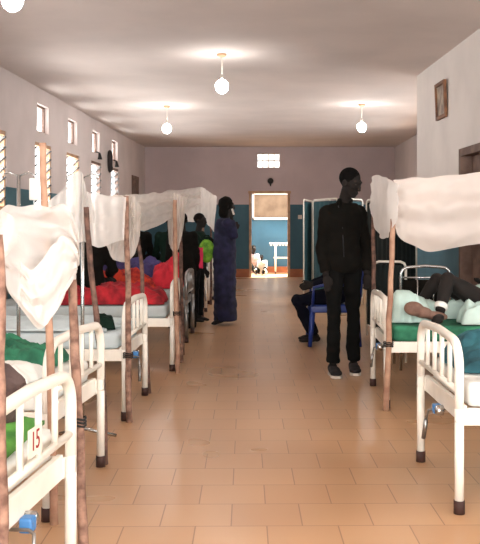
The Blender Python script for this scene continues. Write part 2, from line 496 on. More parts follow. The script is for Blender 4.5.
Rs = Matrix(((-sout.x, sd.x, 0), (-sout.y, sd.y, 0), (0, 0, 1)))
root = thing('door_2', None, None, (stub_x(9.08), 9.08, 0)); root['kind'] = 'structure'
bm = bmesh.new()
for dy in (-.39, .39): box(bm, Rs @ V((-.03, dy, 0)) + V((0, 0, 1.03)), (.14, .08, 2.06), Rs)
box(bm, Rs @ V((-.03, 0, 0)) + V((0, 0, 2.03)), (.14, .86, .08), Rs); obj('door_frame', bm, M['greywood'], root)
bm = bmesh.new(); box(bm, Rs @ V((-.10, 0, 0)) + V((0, 0, 1.0)), (.04, .70, 1.98), Rs); obj('door_panel', bm, M['greywood'], root)

# skirtings
bm = bmesh.new()
box(bm, ((-3.0 + DX0) / 2, YF - .012, .1), (3.0 + DX0, .024, .2)); box(bm, ((DX1 + 3.38) / 2, YF - .012, .1), (3.38 - DX1, .024, .2))
struct('baseboard_far', bm, M['base'])
bm = bmesh.new()
box(bm, on_left((Y0 + 20.2) / 2, .08, -.01), (.02, (20.2 - Y0), .16), Rl); struct('baseboard_left', bm, M['base'])

# ------------------------------------------------------------------ pendant bulbs
def pendant(x, Y, label, zb=None):
    zb = zb or CEIL - .37
    t = thing('pendant_lamp', label, 'lamp', (x, Y, CEIL))
    bm = bmesh.new(); tube(bm, [(0, 0, 0), (0, 0, -.02), (0, 0, -.035)], [.055, .055, .03], 16); obj('ceiling_rose', bm, M['palewood'], t, True)
    bm = bmesh.new(); tube(bm, [(0, 0, -.03), (.004, 0, -.12), (0, 0, -(CEIL - zb) + .10)], .006, 6); obj('cord', bm, M['white'], t, True)
    bm = bmesh.new(); tube(bm, [(0, 0, -(CEIL - zb) + .12), (0, 0, -(CEIL - zb) + .055)], [.016, .02], 12); obj('lamp_holder', bm, M['white'], t, True)
    bm = bmesh.new(); ell(bm, (0, 0, -(CEIL - zb)), (.074, .074, .080), seg=20, rings=14); obj('bulb', bm, M['bulb'], t, True)  # bulb enlarged so its radius takes in the glare halo
pendant(-.41, 10.2, 'bare glowing bulb hanging in the middle of the ceiling, highest and largest fully seen')
pendant(-1.48, 14.6, 'bare glowing bulb hanging towards the left wall, far down the ward')
pendant(1.66, 14.4, 'bare glowing bulb hanging on the right side of the ceiling')
pendant(-1.72, 6.3, 'nearest bare bulb, cut by the top left corner of the photo')

# ------------------------------------------------------------------ beds
def arch(bm, w, z0, zt, r, rad, x=0.0, n=6):
    pts = [(x, -w / 2, z0), (x, -w / 2, zt - r)]
    for k in range(1, n + 1):
        a = math.pi / 2 * k / n; pts.append((x, -w / 2 + r - r * math.cos(a), zt - r + r * math.sin(a)))
    pts.append((x, 0, zt + .012))
    for k in range(n, 0, -1):
        a = math.pi / 2 * k / n; pts.append((x, w / 2 - r + r * math.cos(a), zt - r + r * math.sin(a)))
    pts += [(x, w / 2, zt - r), (x, w / 2, z0)]
    tube(bm, pts, rad, 12)

def make_bed(label, m, w=.86, length=1.95, crank=True, rad=.021, name='hospital_bed', panel=True):
    t = thing(name, label, 'bed', group=None)
    for end, x in (('footboard', 0.0), ('headboard', length)):
        bm = bmesh.new(); arch(bm, w, .40, .75 if end == 'footboard' else .86, .12, rad, x)
        fb = obj(end, bm, m, t, True)
        bm = bmesh.new(); tube(bm, [(x, -w / 2, .535), (x, w / 2, .535)], .014, 8); obj('cross_rail', bm, m, fb, True)
        zt = .75 if end == 'footboard' else .86
        for k in range(4):
            yy = (-1.5 + k) * w / 5.2
            bm = bmesh.new(); tube(bm, [(x, yy, .535), (x, yy, zt + .004)], .0115, 8); obj('bar', bm, m, fb, True)
    for x in (0, length):
        for s in (-1, 1):
            bm = bmesh.new(); tube(bm, [(x, s * w / 2, .04), (x, s * w / 2, .46)], rad, 12); lg = obj('leg', bm, m, t, True)
            bm = bmesh.new(); tube(bm, [(x, s * w / 2, 0), (x, s * w / 2, .058)], rad * 1.2, 12); obj('rubber_foot', bm, M['rubber'], lg, True)
    for s in (-1, 1):
        bm = bmesh.new(); box(bm, (length / 2, s * (w / 2 - .02), .42), (length - .03, .025, .075), bev=.004); obj('side_rail', bm, m, t)
    for x in (.03, length - .03):
        bm = bmesh.new(); box(bm, (x, 0, .425), (.022, w - .05, .085), bev=.004); obj('end_rail', bm, m, t)
    bm = bmesh.new()
    for k in range(9): box(bm, (.15 + k * (length - .3) / 8, 0, .444), (.05, w - .06, .012))
    obj('slat_base', bm, m, t)
    if crank:
        bm = bmesh.new(); box(bm, (-.002, .02, .368), (.04, .05, .045), bev=.008); cb = obj('crank_bracket', bm, M['bluebracket'], t); cb['label'] = 'blue bracket'
        bm = bmesh.new(); tube(bm, [(.02, -.022, .368), (-.012, -.022, .368), (-.02, -.022, .368)], [.026, .026, .014], 12); obj('boss', bm, M['chrome'], cb, True)
        bm = bmesh.new(); tube(bm, [(.25, .05, .36), (-.015, .05, .36), (-.035, .06, .352), (-.042, .09, .29)], .006, 8)
        tube(bm, [(-.042, .085, .30), (-.048, .12, .20)], .011, 8); obj('crank_handle', bm, M['steel'], cb, True)
    return t

def mattress(label, cx, cy, rz, m, z0=.452, th=.11, w=.80, length=1.86, name='mattress'):
    bm = bmesh.new(); box(bm, (0, 0, 0), (length, w, th), bev=.03)
    bmesh.ops.subdivide_edges(bm, edges=[e for e in bm.edges if e.calc_length() > .3], cuts=14, use_grid_fill=True)
    for v in bm.verts:
        q = v.co; v.co += V((0, 0, .010 * noise.noise(q * 5) if q.z > 0 else 0))
    o = obj(name, bm, m, None, True); o.location = (cx, cy, z0 + th / 2 + .002); o.rotation_euler = (0, 0, rz)
    tag(o, label, 'mattress'); return o

# foot ends: (near leg), (far leg); side -1 left, 1 right
BEDS = {
    'L1': ((-.725, 2.28), (-.655, 3.15)),
    'L2': ((-.90, 3.86), (-.825, 4.70)),
    'L3': ((-.863, 5.83), (-.842, 6.70)),
    'L4': ((-.745, 7.79), (-.775, 8.72)),
    'L5': ((-.775, 9.72), (-.77, 10.58)),
    'L6': ((-.79, 12.35), (-.77, 13.25)),
    'L7': ((-.79, 14.5), (-.77, 15.4)),
    'R1': ((.882, 3.95), (.871, 4.81)),
    'R2': ((.89, 6.23), (.906, 7.09)),
}
bed_lab = {
    'L1': 'white enamel hospital bed nearest the camera on the left, paper number on its foot rail',
    'L2': 'white enamel hospital bed second on the left, with a green cloth heaped on it',
    'L3': 'white enamel hospital bed third on the left, between two tall crooked sticks',
    'L4': 'white enamel hospital bed on the left carrying the red blanket on a grey mattress',
    'L5': 'dull metal hospital bed beyond the red blankets, seen edge-on behind the bundle of sticks',
    'L6': 'white hospital bed far on the left beside the lime green bag',
    'L7': 'white hospital bed farthest on the left, behind the woman in the long dress',
    'R1': 'white enamel hospital bed nearest on the right, with a teal blanket',
    'R2': 'white enamel hospital bed on the right under the cream net, patient lying on it',
}
first = {}
FR = {}
for k, (a, b) in BEDS.items():
    side = -1 if k[0] == 'L' else 1
    mid = V(((a[0] + b[0]) / 2, (a[1] + b[1]) / 2, 0))
    d = V((b[0] - a[0], b[1] - a[1], 0)).normalized()
    ang = math.atan2(d.y, d.x) - math.pi / 2
    rz = ang + (math.pi if side < 0 else 0)
    FR[k] = (mid, rz)
    key = 'chrome' if k == 'L5' else 'white'
    if key not in first:
        t = make_bed(bed_lab[k], M['steel'] if key == 'chrome' else M['white'], w=.87, crank=(key == 'white'))
        first[key] = t; t.location = mid; t.rotation_euler = (0, 0, rz)
        t['group'] = 'hospital beds along the aisle'
    else:
        dup(first[key], mid, rz, bed_lab[k])
def onbed(k, u, v, z):
    """u metres from the foot towards the head, v across (world +Y is positive), z height"""
    mid, rz = FR[k]
    s = -1 if k[0] == 'L' else 1
    dx = V((math.cos(rz), math.sin(rz), 0)); dy = V((-math.sin(rz), math.cos(rz), 0)) * s
    p = mid + dx * u + dy * v; p.z = z; return p
matt = {'L1': ('pale sheet', 'sheet'), 'L2': ('white sheet', 'sheet'), 'L3': ('pale blue-grey sheet', 'sheetblue'), 'L4': ('bare grey cover', 'lgrey'), 'L5': ('grey cover below orange-red blanket', 'lgrey'),
        'L6': ('white cover, behind the lime bag', 'sheet'), 'L7': ('pale cover, farthest on the left', 'sheetblue'), 'R1': ('white sheet under the teal blanket', 'sheet'), 'R2': ('green cover', 'green')}
mlab = {'L1': 'foam mattress in a pale sheet on the nearest left bed', 'L2': 'foam mattress in a white sheet on the second left bed', 'L3': 'foam mattress in a pale blue-grey sheet behind the crooked sticks',
        'L4': 'grey covered mattress beneath the red blanket', 'L5': 'grey covered mattress showing as a strip below the orange-red blanket', 'L6': 'mattress on the far left bed behind the lime green bag',
        'L7': 'mattress on the farthest left bed', 'R1': 'mattress in a white sheet on the nearest right bed', 'R2': 'mattress in a green cover below the patient on the right'}
for k in BEDS:
    p = onbed(k, .98, 0, 0); mattress(mlab[k], p.x, p.y, FR[k][1], M[matt[k][1]])

# ------------------------------------------------------------------ cloth heaps
def heap(name, label, cat, c, rz, lx, ly, h, m, seed=0, nx=44, ny=34, freq=6.0, z0=.57, hang=None, sub=1.0, parent=None):
    """a rumpled cloth: closed, domed, folded; hang=(side, depth) lets the side at local -y/+y fall over the mattress edge"""
    bm = bmesh.new(); top = []; bot = []
    for i in range(nx + 1):
        rt = []; rb = []
        for j in range(ny + 1):
            u = i / nx * 2 - 1; v = j / ny * 2 - 1
            wob = 1 + .10 * noise.noise(V((u * 2 + seed, v * 2, seed)))
            x = u * lx / 2 * wob; y = v * ly / 2 * (1 + .12 * noise.noise(V((u * 3, seed + 5, v))))
            e = (1 - abs(u) ** 6) * (1 - abs(v) ** 6)
            f = .62 + .5 * noise.noise(V((x * freq * .5, y * freq * .5, seed))) + .22 * (1 - abs(noise.noise(V((x * freq * 1.6, y * freq * 1.1, seed + 9))) * 2.2)) * sub - .22 * max(0, noise.noise(V((x * freq * .9 + 3, y * freq * 2.0, seed + 4))) * 1.6)
            z = max(.012, h * e ** .5 * f) + .006 * noise.noise(V((x * 30, y * 30, seed)))
            rt.append(bm.verts.new((x, y, z))); rb.append(bm.verts.new((x, y, 0)))
        top.append(rt); bot.append(rb)
    for i in range(nx):
        for j in range(ny):
            bm.faces.new((top[i][j], top[i + 1][j], top[i + 1][j + 1], top[i][j + 1]))
            bm.faces.new((bot[i][j], bot[i][j + 1], bot[i + 1][j + 1], bot[i + 1][j]))
    for i in range(nx):
        bm.faces.new((top[i][0], bot[i][0], bot[i + 1][0], top[i + 1][0])); bm.faces.new((top[i][ny], top[i + 1][ny], bot[i + 1][ny], bot[i][ny]))
    for j in range(ny):
        bm.faces.new((top[0][j], top[0][j + 1], bot[0][j + 1], bot[0][j])); bm.faces.new((top[nx][j], bot[nx][j], bot[nx][j + 1], top[nx][j + 1]))
    if hang:
        s, dep, yl = hang       # everything beyond |y|>yl on side s folds down
        for v in bm.verts:
            yy = v.co.y * s
            if yy > yl:
                over = yy - yl; zt = v.co.z
                v.co.y = s * (yl + .012 + zt * .7 + .01 * math.sin(v.co.x * 22 + seed)); v.co.z = -over * dep + zt * .3
    o = obj(name, bm, m, parent, True); o.location = (c[0], c[1], z0); o.rotation_euler = (0, 0, rz)
    return tag(o, label, cat)

ZM = .572
p = onbed('L1', .15, .04, 0); heap('towel', 'bright green cloth lying behind the numbered foot rail', 'cloth', p, 0, .19, .72, .055, M['leafgreen'], 3, z0=ZM)
p = onbed('L1', .165, .20, 0)
bm = bmesh.new(); ell(bm, (0, 0, .09), (.075, .13, .10), seg=24, rings=16)
for v in bm.verts: v.co += v.co.normalized() * .02 * noise.noise(v.co * 14); v.co.z = max(v.co.z, 0)
bg1 = thing('bag', 'brown-grey bag slumped at the foot of the nearest left bed', 'bag', (p.x, p.y, ZM + .045))
obj('bag_body', bm, M['brownbag'], bg1, True)
bm = bmesh.new(); tube(bm, [(-.03, -.08, .16), (-.03, -.04, .20), (-.03, .04, .20), (-.03, .08, .16)], .006, 8); obj('handle', bm, M['darkbag'], bg1, True)
p = onbed('L2', .56, .17, 0); heap('blanket', 'dark green cloth heaped on the second left bed', 'blanket', p, FR['L2'][1], .84, .40, .16, M['green'], 8, freq=11, z0=ZM)
p = onbed('L2', .33, -.24, 0); heap('bed_sheet', 'crumpled white sheet at the foot of the second left bed', 'sheet', p, FR['L2'][1], .46, .30, .09, M['sheet'], 5, z0=ZM)
p = onbed('L3', .80, 0, 0); heap('bed_sheet', 'pale blue-grey sheet spread over the third left bed', 'sheet', p, FR['L3'][1], 1.35, .80, .05, M['sheetblue'], 12, z0=ZM)
p = onbed('L3', .18, -.2, 0)
heap('cloth_bundle', 'small black and green bundle at the foot of the third left bed', 'cloth', (p.x, p.y), .2, .14, .22, .12, M['dkgreen'], 15, 16, 16, z0=ZM)
p = onbed('L4', .66, -.12, 0); heap('blanket', 'red blanket crumpled across the grey mattress of the fourth left bed', 'blanket', p, FR['L4'][1], 1.15, .52, .20, M['red'], 21, z0=ZM)
p = onbed('L5', .95, -.16, 0); heap('blanket', 'orange-red patterned blanket piled on the dull metal bed', 'blanket', p, FR['L5'][1], 1.2, .44, .24, M['orange'], 27, z0=ZM)
p = onbed('L5', .24, -.1, 0); heap('shawl', 'pinkish red shawl bunched at the foot end beside the sticks', 'cloth', (p.x, p.y), FR['L5'][1], .34, .34, .36, M['redpink'], 31, 20, 20, z0=ZM)
p = onbed('L5', .86, .24, 0); heap('blanket', 'purple blanket humped along the far side of the dull metal bed', 'blanket', p, FR['L5'][1], 1.4, .30, .42, M['purple'], 35, z0=ZM)
p = onbed('R1', .55, .10, 0); heap('blanket', 'teal blanket spread on the nearest right bed', 'blanket', p, FR['R1'][1], .95, .52, .15, M['teal'], 41, z0=ZM)
p = onbed('R1', .30, -.30, 0)
bg2 = thing('bag', 'charcoal bag lying on the nearest right bed', 'bag', (p.x, p.y, ZM + .005))
bm = bmesh.new(); ell(bm, (0, 0, .06), (.15, .06, .07), seg=24, rings=14)
for v in bm.verts: v.co += v.co.normalized() * .02 * noise.noise(v.co * 15); v.co.z = max(v.co.z, 0)
obj('bag_body', bm, M['darkbag'], bg2, True)
bm = bmesh.new(); tube(bm, [(-.12, 0, .07), (-.08, -.06, .13), (.04, -.06, .14), (.1, 0, .09)], .008, 8); obj('strap', bm, M['blackmetal'], bg2, True)
p = onbed('R2', .95, .18, 0); heap('bed_sheet', 'pale mint sheet bunched around the patient on the right', 'sheet', (p.x, p.y), FR['R2'][1], 1.5, .34, .18, M['mint'], 47, z0=ZM)
p = onbed('R2', .13, .05, 0); heap('cloth_bundle', 'pale mint cloth bundled at the foot of the patient on the right', 'cloth', (p.x+.08, p.y), FR['R2'][1], .30, .62, .20, M['mint'], 49, 24, 24, z0=ZM)

p = onbed('R2', 1.02, -.25, 0); heap('bed_sheet', 'pale mint sheet drawn up along the near side of the patient', 'sheet', (p.x, p.y), FR['R2'][1], .95, .28, .20, M['mint'], 53, z0=ZM)
# paper number tag hung on the nearest foot rail
c0 = onbed('L1', -.028, -.03, .62)
tg = thing('number_tag', 'cream paper tag reading 15 in red on the nearest bed', 'tag', c0, FR['L1'][1])
bm = bmesh.new(); box(bm, (0, 0, 0), (.002, .125, .085)); obj('paper', bm, M['paper'], tg)
cu = bpy.data.curves.new('n', 'FONT'); cu.body = '15'; cu.size = .082; cu.extrude = .0008; cu.align_x = 'CENTER'; cu.align_y = 'CENTER'
to = bpy.data.objects.new('n', cu); C.objects.link(to)
me = bpy.data.meshes.new_from_object(to.evaluated_get(bpy.context.evaluated_depsgraph_get())); bpy.data.objects.remove(to)
me.materials.clear(); me.materials.append(M['redink'])
tn = bpy.data.objects.new('numerals', me); C.objects.link(tn); tn.parent = tg; tn.location = (-.002, 0, 0); tn.rotation_euler = (math.pi / 2, 0, -math.pi / 2)

# ------------------------------------------------------------------ sticks
def stick(label, pts, r, m, knots=True, tie=None):
    pts = [V(p) for p in pts]; base = pts[-1].copy()
    N = 22; out = []; rad = []
    for i in range(N + 1):
        t = i / N * (len(pts) - 1); k = min(int(t), len(pts) - 2); f = t - k
        p = pts[k].lerp(pts[k + 1], f)
        p = p + V((noise.noise(V((i * .35, r * 99, base.x * 7))), noise.noise(V((i * .35, 5, base.y * 3))), 0)) * .008
        out.append(p - base); rad.append(r * (.88 + .2 * i / N + .10 * noise.noise(V((i * .9, base.x * 5, base.y)))))
    bm = bmesh.new(); tube(bm, out, rad, 10)
    o = obj('pole', bm, m, None, True); o.location = base
    tag(o, label, 'pole'); 
    if tie:
        for z in tie:
            bm = bmesh.new()
            for q in range(3):
                c = V((0, 0, z + q * .012 - base.z))
                # ring round the pole at this height
                f = min(max((pts[0].z - z) / (pts[0].z - base.z), 0), 1); cp = pts[0].lerp(base, f) - base; cp.z = c.z
                tube(bm, [cp + V((math.cos(a) * r * 1.6, math.sin(a) * r * 1.6, .004 * math.sin(a * 3))) for a in [k * math.pi / 6 for k in range(12)]], .004, 6, closed=True)
            obj('twine', bm, M['twine'], o, True)
    return o
def F(px, Y): return V(((px - CXP) / FPX * Y, Y, 0.0))
stick('pale brown pole standing at the very left edge of the photo', [P(-1, 235, 2.22), P(1, 400, 2.2), F(2, 2.2)], .014, M['stick'])
stick('knotty brown pole tied to the nearest left bed, right of its foot rail', [P(72, 273, 3.22), P(77, 380, 3.20), F(84, 3.2)], .0175, M['stick'], tie=[.55])
stick('tall straight pale pole rising above the nets against the first window', [P(42, 143, 3.80), P(49, 300, 3.80), F(54, 3.80)], .0165, M['stick2'])
stick('crooked thin pole leaning along the far leg of the second left bed', [P(86, 207, 4.76), P(93, 290, 4.76), P(103, 380, 4.76), F(105, 4.76)], .016, M['stick3'])
stick('straight pale pole at the near corner of the third left bed', [P(126, 196, 5.77), P(128, 300, 5.77), F(129, 5.77)], .019, M['stick'], tie=[.42])
stick('thin crooked pole at the far corner of the third left bed', [P(134, 209, 6.78), P(141, 260, 6.78), P(144, 320, 6.78), F(149, 6.78)], .016, M['stick3'], tie=[.6])
stick('tall reddish pole, leftmost of the bundle by the fourth left bed', [P(175, 200, 7.70), P(176, 290, 7.70), F(178, 7.70)], .020, M['stick2'], tie=[.5])
stick('thin pole, middle of the bundle by the fourth left bed', [P(170.5, 205, 8.3), P(178, 300, 8.3), F(182, 8.3)], .018, M['stick'])
stick('brown pole, rightmost of the bundle by the fourth left bed', [P(180, 206, 8.80), P(181, 280, 8.80), F(183, 8.80)], .020, M['stick3'])
stick('slender pole on the far left bed beside the lime bag', [P(203, 218, 12.25), P(203, 260, 12.25), F(203, 12.25)], .018, M['stick'])
stick('slender pole at the farthest left bed near the woman', [P(211, 200, 14.4), P(211, 250, 14.4), F(211, 14.4)], .018, M['stick3'])
stick('orange pole at the near corner of the netted right bed', [P(393, 219, 6.15), P(389, 330, 6.15), F(386, 6.15)], .020, M['stick2'], tie=[.44])
stick('dark pole at the far corner of the netted right bed', [P(373, 184, 7.16), P(374, 290, 7.16), F(373, 7.16)], .018, M['stick3'])

# ------------------------------------------------------------------ drip stands
def drip_stand(label, x, Y, h):
    t = thing('drip_stand', label, 'stand', (x, Y, 0))
    bm = bmesh.new(); tube(bm, [(0, 0, .05), (0, 0, h)], .011, 10); obj('pole', bm, M['chrome'], t, True)
    for k in range(3):
        a = k * 2.094 + .4
        bm = bmesh.new(); tube(bm, [(0, 0, .08), (math.cos(a) * .2, math.sin(a) * .2, .02)], .010, 8); obj('leg', bm, M['chrome'], t, True)
    for s in (-1, 1):
        bm = bmesh.new(); tube(bm, [(0, 0, h - .01), (s * .06, 0, h + .015), (s * .09, 0, h), (s * .09, 0, h - .02)], .005, 8); obj('hook', bm, M['chrome'], t, True)
    return t
drip_stand('thin chrome drip stand left of the crooked poles', (82.5 - CXP) / FPX * 5.25, 5.25, 1.55)
t = drip_stand('chrome drip stand behind the white net with a fluid bag', (34 - CXP) / FPX * 5.25 - .09, 5.25, 1.56)
fx = (34 - CXP) / FPX * 5.25
t2 = thing('fluid_bag', 'clear white fluid bag hanging before the left wall', 'bag', (fx, 5.25, 1.41))
bm = bmesh.new(); box(bm, (0, 0, .065), (.055, .022, .13), bev=.009); obj('bag_body', bm, M['sheet'], t2, True)
bm = bmesh.new(); tube(bm, [(0, 0, .005), (.002, 0, -.06), (.01, .01, -.20)], .004, 6); obj('drip_tube', bm, M['glass'], t2, True)

# ------------------------------------------------------------------ nets
def sample(pts, t):
    n = len(pts) - 1; x = t * n; k = min(int(x), n - 1); f = x - k
    g = lambda i: pts[max(0, min(n, i))]
    a, b, c, d = g(k - 1), g(k), g(k + 1), g(k + 2)
    return .5 * ((2 * b) + (c - a) * f + (2 * a - 5 * b + 4 * c - d) * f * f + (3 * b - a - 3 * c + d) * f ** 3)

def sheet(bm, top, bot, folds, amp, bulge=0.0, seed=0, nu=90, nv=36, swag=0):
    top = [V(p) for p in top]; bot = [V(p) for p in bot]
    vs = []
    for i in range(nu + 1):
        u = i / nu; a = sample(top, u); b = sample(bot, u); row = []
        for j in range(nv + 1):
            v = j / nv; p = a.lerp(b, v)
            d = (b - a); d = d.normalized() if d.length > .02 else V((0, 0, -1))
            if swag: # folds run like hanging swags across the sheet
                ph = v * folds * 2 * math.pi + swag * math.sin(math.pi * u) + 1.4 * noise.noise(V((u * 2.5, v * 2, seed)))
            else:
                ph = u * folds * 2 * math.pi + 1.6 * noise.noise(V((u * 3, v * 2, seed)))
            w = amp * math.sin(ph) * (.35 + .65 * math.sin(math.pi * min(1, v * .9 + .1)))
            w += amp * .8 * noise.noise(V((u * 9 + seed, v * 6, 1)))
            p = p + V((.25, -1, 0)).normalized() * (w + bulge * math.sin(math.pi * v) * math.sin(math.pi * u)) + V((0, 0, amp * .4 * noise.noise(V((u * 7, seed, v * 7)))))
            row.append(bm.verts.new(p))
        vs.append(row)
    for i in range(nu):
        for j in range(nv):
            bm.faces.new((vs[i][j], vs[i + 1][j], vs[i + 1][j + 1], vs[i][j + 1]))

def net(label, m, sheets, name='mosquito_net'):
    bm = bmesh.new()
    for s in sheets: sheet(bm, *s[:2], **s[2])
    return tag(obj(name, bm, m, None, True), label, 'mosquito net')

net('big white mosquito net gathered over the nearest left bed', M['net'], [
    ([P(-30, 218, 2.25), P(0, 212, 2.6), P(18, 204, 3.0), P(46, 206, 3.35), P(66, 208, 3.35), P(77, 226, 3.2), P(80, 258, 3.10)],
     [P(-30, 262, 2.25), P(-4, 268, 2.45), P(14, 300, 2.7), P(40, 327, 2.95), P(60, 306, 3.05), P(72, 280, 3.1), P(76, 274, 3.14)], dict(folds=4.2, amp=.065, bulge=.12, seed=2, swag=2.8)),
    ([P(20, 262, 2.80), P(34, 268, 2.85), P(52, 246, 2.95), P(66, 236, 3.0), P(78, 250, 3.08)],
     [P(20, 300, 2.72), P(34, 318, 2.80), P(46, 324, 2.88), P(62, 300, 2.95), P(77, 272, 3.06)], dict(folds=2, amp=.025, bulge=.04, seed=3, swag=1.5, nu=50)),
    ([P(-30, 206, 2.3), P(-8, 208, 2.6), P(12, 216, 2.6), P(19, 236, 2.6)],
     [P(-30, 262, 2.25), P(-12, 262, 2.4), P(4, 258, 2.5), P(17, 244, 2.6)], dict(folds=1.5, amp=.012, bulge=.05, seed=9, nu=40)),
])
net('thin white net drawn up to a peak over the second left bed', M['net'], [
    ([P(44, 206, 4.05), P(60, 191, 4.4), P(80, 171, 4.9), P(87, 190, 4.9), P(99, 195, 5.1), P(126, 197, 5.7)],
     [P(46, 232, 4.05), P(60, 238, 4.4), P(79, 242, 4.7), P(88, 243, 4.8), P(100, 247, 5.1), P(124, 240, 5.7)], dict(folds=11, amp=.03, seed=4)),
])
net('cream mosquito net bundled on the straight pole by the third left bed', M['net_cream'], [
    ([P(86, 205, 5.3), P(104, 197, 5.75), P(124, 195, 5.98), P(134, 197, 6.1), P(141, 208, 6.5)],
     [P(90, 244, 5.3), P(104, 242, 5.75), P(114, 260, 5.98), P(132, 258, 6.1), P(140, 236, 6.5)], dict(folds=9, amp=.035, seed=6)),
])
net('long cream mosquito net stretched from pole to pole above the red blankets', M['net_cream'], [
    ([P(128, 194, 6.0), P(145, 194, 6.8), P(160, 192, 7.5), P(178, 190, 8.2), P(200, 187, 9.8)],
     [P(134, 232, 6.0), P(140, 231, 6.8), P(158, 226, 7.5), P(176, 216, 8.2), P(201, 205, 9.8)], dict(folds=3.2, amp=.045, seed=8, swag=1.6)),
])
net('cream net tail hanging down over the bundle of poles', M['net_cream'], [
    ([P(166, 198, 7.98), P(174, 193, 8.0), P(187, 198, 8.05)],
     [P(169, 244, 7.98), P(176, 254, 8.0), P(182, 236, 8.05)], dict(folds=4.5, amp=.03, seed=10, nu=50)),
])
net('grey-cream net hanging in strips over the far left beds', M['net_cream'], [
    ([P(184, 190, 12.0), P(200, 187, 12.6), P(208, 191, 13.4), P(217, 197, 14.6)],
     [P(185, 222, 12.0), P(198, 222, 12.6), P(207, 224, 13.4), P(214, 232, 14.6)], dict(folds=8, amp=.04, seed=12)),
])
net('broad cream net stretched tight over the right bed', M['net_pink'], [
    ([P(393, 180, 6.25), P(415, 178, 6.3), P(445, 176, 6.35), P(480, 172, 6.4), P(540, 166, 6.5)],
     [P(394, 226, 6.25), P(402, 240, 6.3), P(430, 251, 6.35), P(470, 245, 6.4), P(540, 232, 6.5)], dict(folds=2.2, amp=.028, bulge=.1, seed=14, swag=2.2)),
])
net('bunched end of white net tied between the two right poles', M['net'], [
    ([P(370, 184, 7.0), P(375, 175, 6.8), P(386, 178, 6.35), P(397, 184, 6.0)],
     [P(371, 214, 7.0), P(377, 231, 6.8), P(386, 239, 6.35), P(396, 219, 6.0)], dict(folds=3.5, amp=.045, seed=16, nu=50)),
])

# ------------------------------------------------------------------ privacy screens
def screen(label, corners, h, m, z0=.12):
    """folding screen: corners = list of (x, y) of the uprights"""
    t = thing('folding_screen', label, 'screen', (corners[0][0], corners[0][1], 0))
    o = V((corners[0][0], corners[0][1], 0))
    for a, b in zip(corners[:-1], corners[1:]):
        a = V((a[0], a[1], 0)) - o; b = V((b[0], b[1], 0)) - o; d = (b - a).normalized(); a2 = a + d * .02; b2 = b - d * .02
        bm = bmesh.new(); r = .05
        pts = [a2 + V((0, 0, 0)), a2 + V((0, 0, h - r)), a2 + d * r * .3 + V((0, 0, h - r * .3)), a2 + d * r + V((0, 0, h)), b2 - d * r + V((0, 0, h)), b2 - d * r * .3 + V((0, 0, h - r * .3)), b2 + V((0, 0, h - r)), b2]
        tube(bm, pts, .012, 8); tube(bm, [a2 + V((0, 0, z0)), b2 + V((0, 0, z0))], .008, 8)
        fr = obj('frame', bm, M['white'], t, True)
        bm = bmesh.new(); L = (b2 - a2).length; nrm = V((-d.y, d.x, 0)); nu = 30; g = []
        for i in range(nu + 1):
            u = i / nu; q = a2 + d * (.012 + u * (L - .024)) + nrm * .010 * math.sin(u * 34)
            g.append((bm.verts.new(q + V((0, 0, z0 + .01))), bm.verts.new(q + V((0, 0, h - .03)))))
        for i in range(nu): bm.faces.new((g[i][0], g[i + 1][0], g[i + 1][1], g[i][1]))
        obj('curtain', bm, m, fr, True)
    return t
def fx_(px, Y): return ((px - CXP) / FPX * Y, Y)
screen('teal folding screen left of the standing man, nearest the far door', [fx_(303.5, 16.2), fx_(312, 17.4), fx_(331, 16.4)], 1.74, M['screen'])
screen('teal folding screen directly behind the standing man', [fx_(313, 14.6), fx_(338, 13.6), fx_(363, 14.4)], 1.68, M['screen'])
screen('dark green folding screen between the standing man and the netted right bed', [fx_(366, 10.4), fx_(392, 9.7), fx_(417, 10.3)], 1.56, M['darkscreen'])
screen('dark low folding screen behind the chrome chair', [fx_(371, 8.35), fx_(408, 8.3)], .93, M['darkscreen'])

# ------------------------------------------------------------------ chrome chair behind the right bed
t = thing('metal_chair', 'chrome tube chair standing behind the netted right bed', 'chair', ((425.5 - CXP) / FPX * 7.85, 7.85, 0))
w = .43
bm = bmesh.new(); arch(bm, w, .0, .90, .07, .013, 0); bmesh.ops.rotate(bm, verts=bm.verts, cent=(0, 0, 0), matrix=Matrix.Rotation(math.pi / 2, 3, 'Z')); fr = obj('back_frame', bm, M['chrome'], t, True)
bm = bmesh.new(); tube(bm, [(-w / 2, 0, .81), (w / 2, 0, .81)], .008, 8); obj('cross_rail', bm, M['chrome'], fr, True)
for x in (-.07, .07):
    bm = bmesh.new(); tube(bm, [(x, 0, .45), (x, 0, .81)], .007, 8); obj('bar', bm, M['chrome'], fr, True)
bm = bmesh.new(); box(bm, (0, .2, .44), (.42, .38, .05), bev=.015); obj('seat', bm, M['black'], t, True)
bm = bmesh.new(); box(bm, (0, .03, .64), (.38, .03, .30), bev=.012); obj('backrest', bm, M['black'], t, True)
for s in (-1, 1):
    bm = bmesh.new(); tube(bm, [(s * w / 2, .38, 0), (s * w / 2, .38, .42), (s * w / 2, 0, .43)], .012, 8); obj('leg', bm, M['chrome'], t, True)

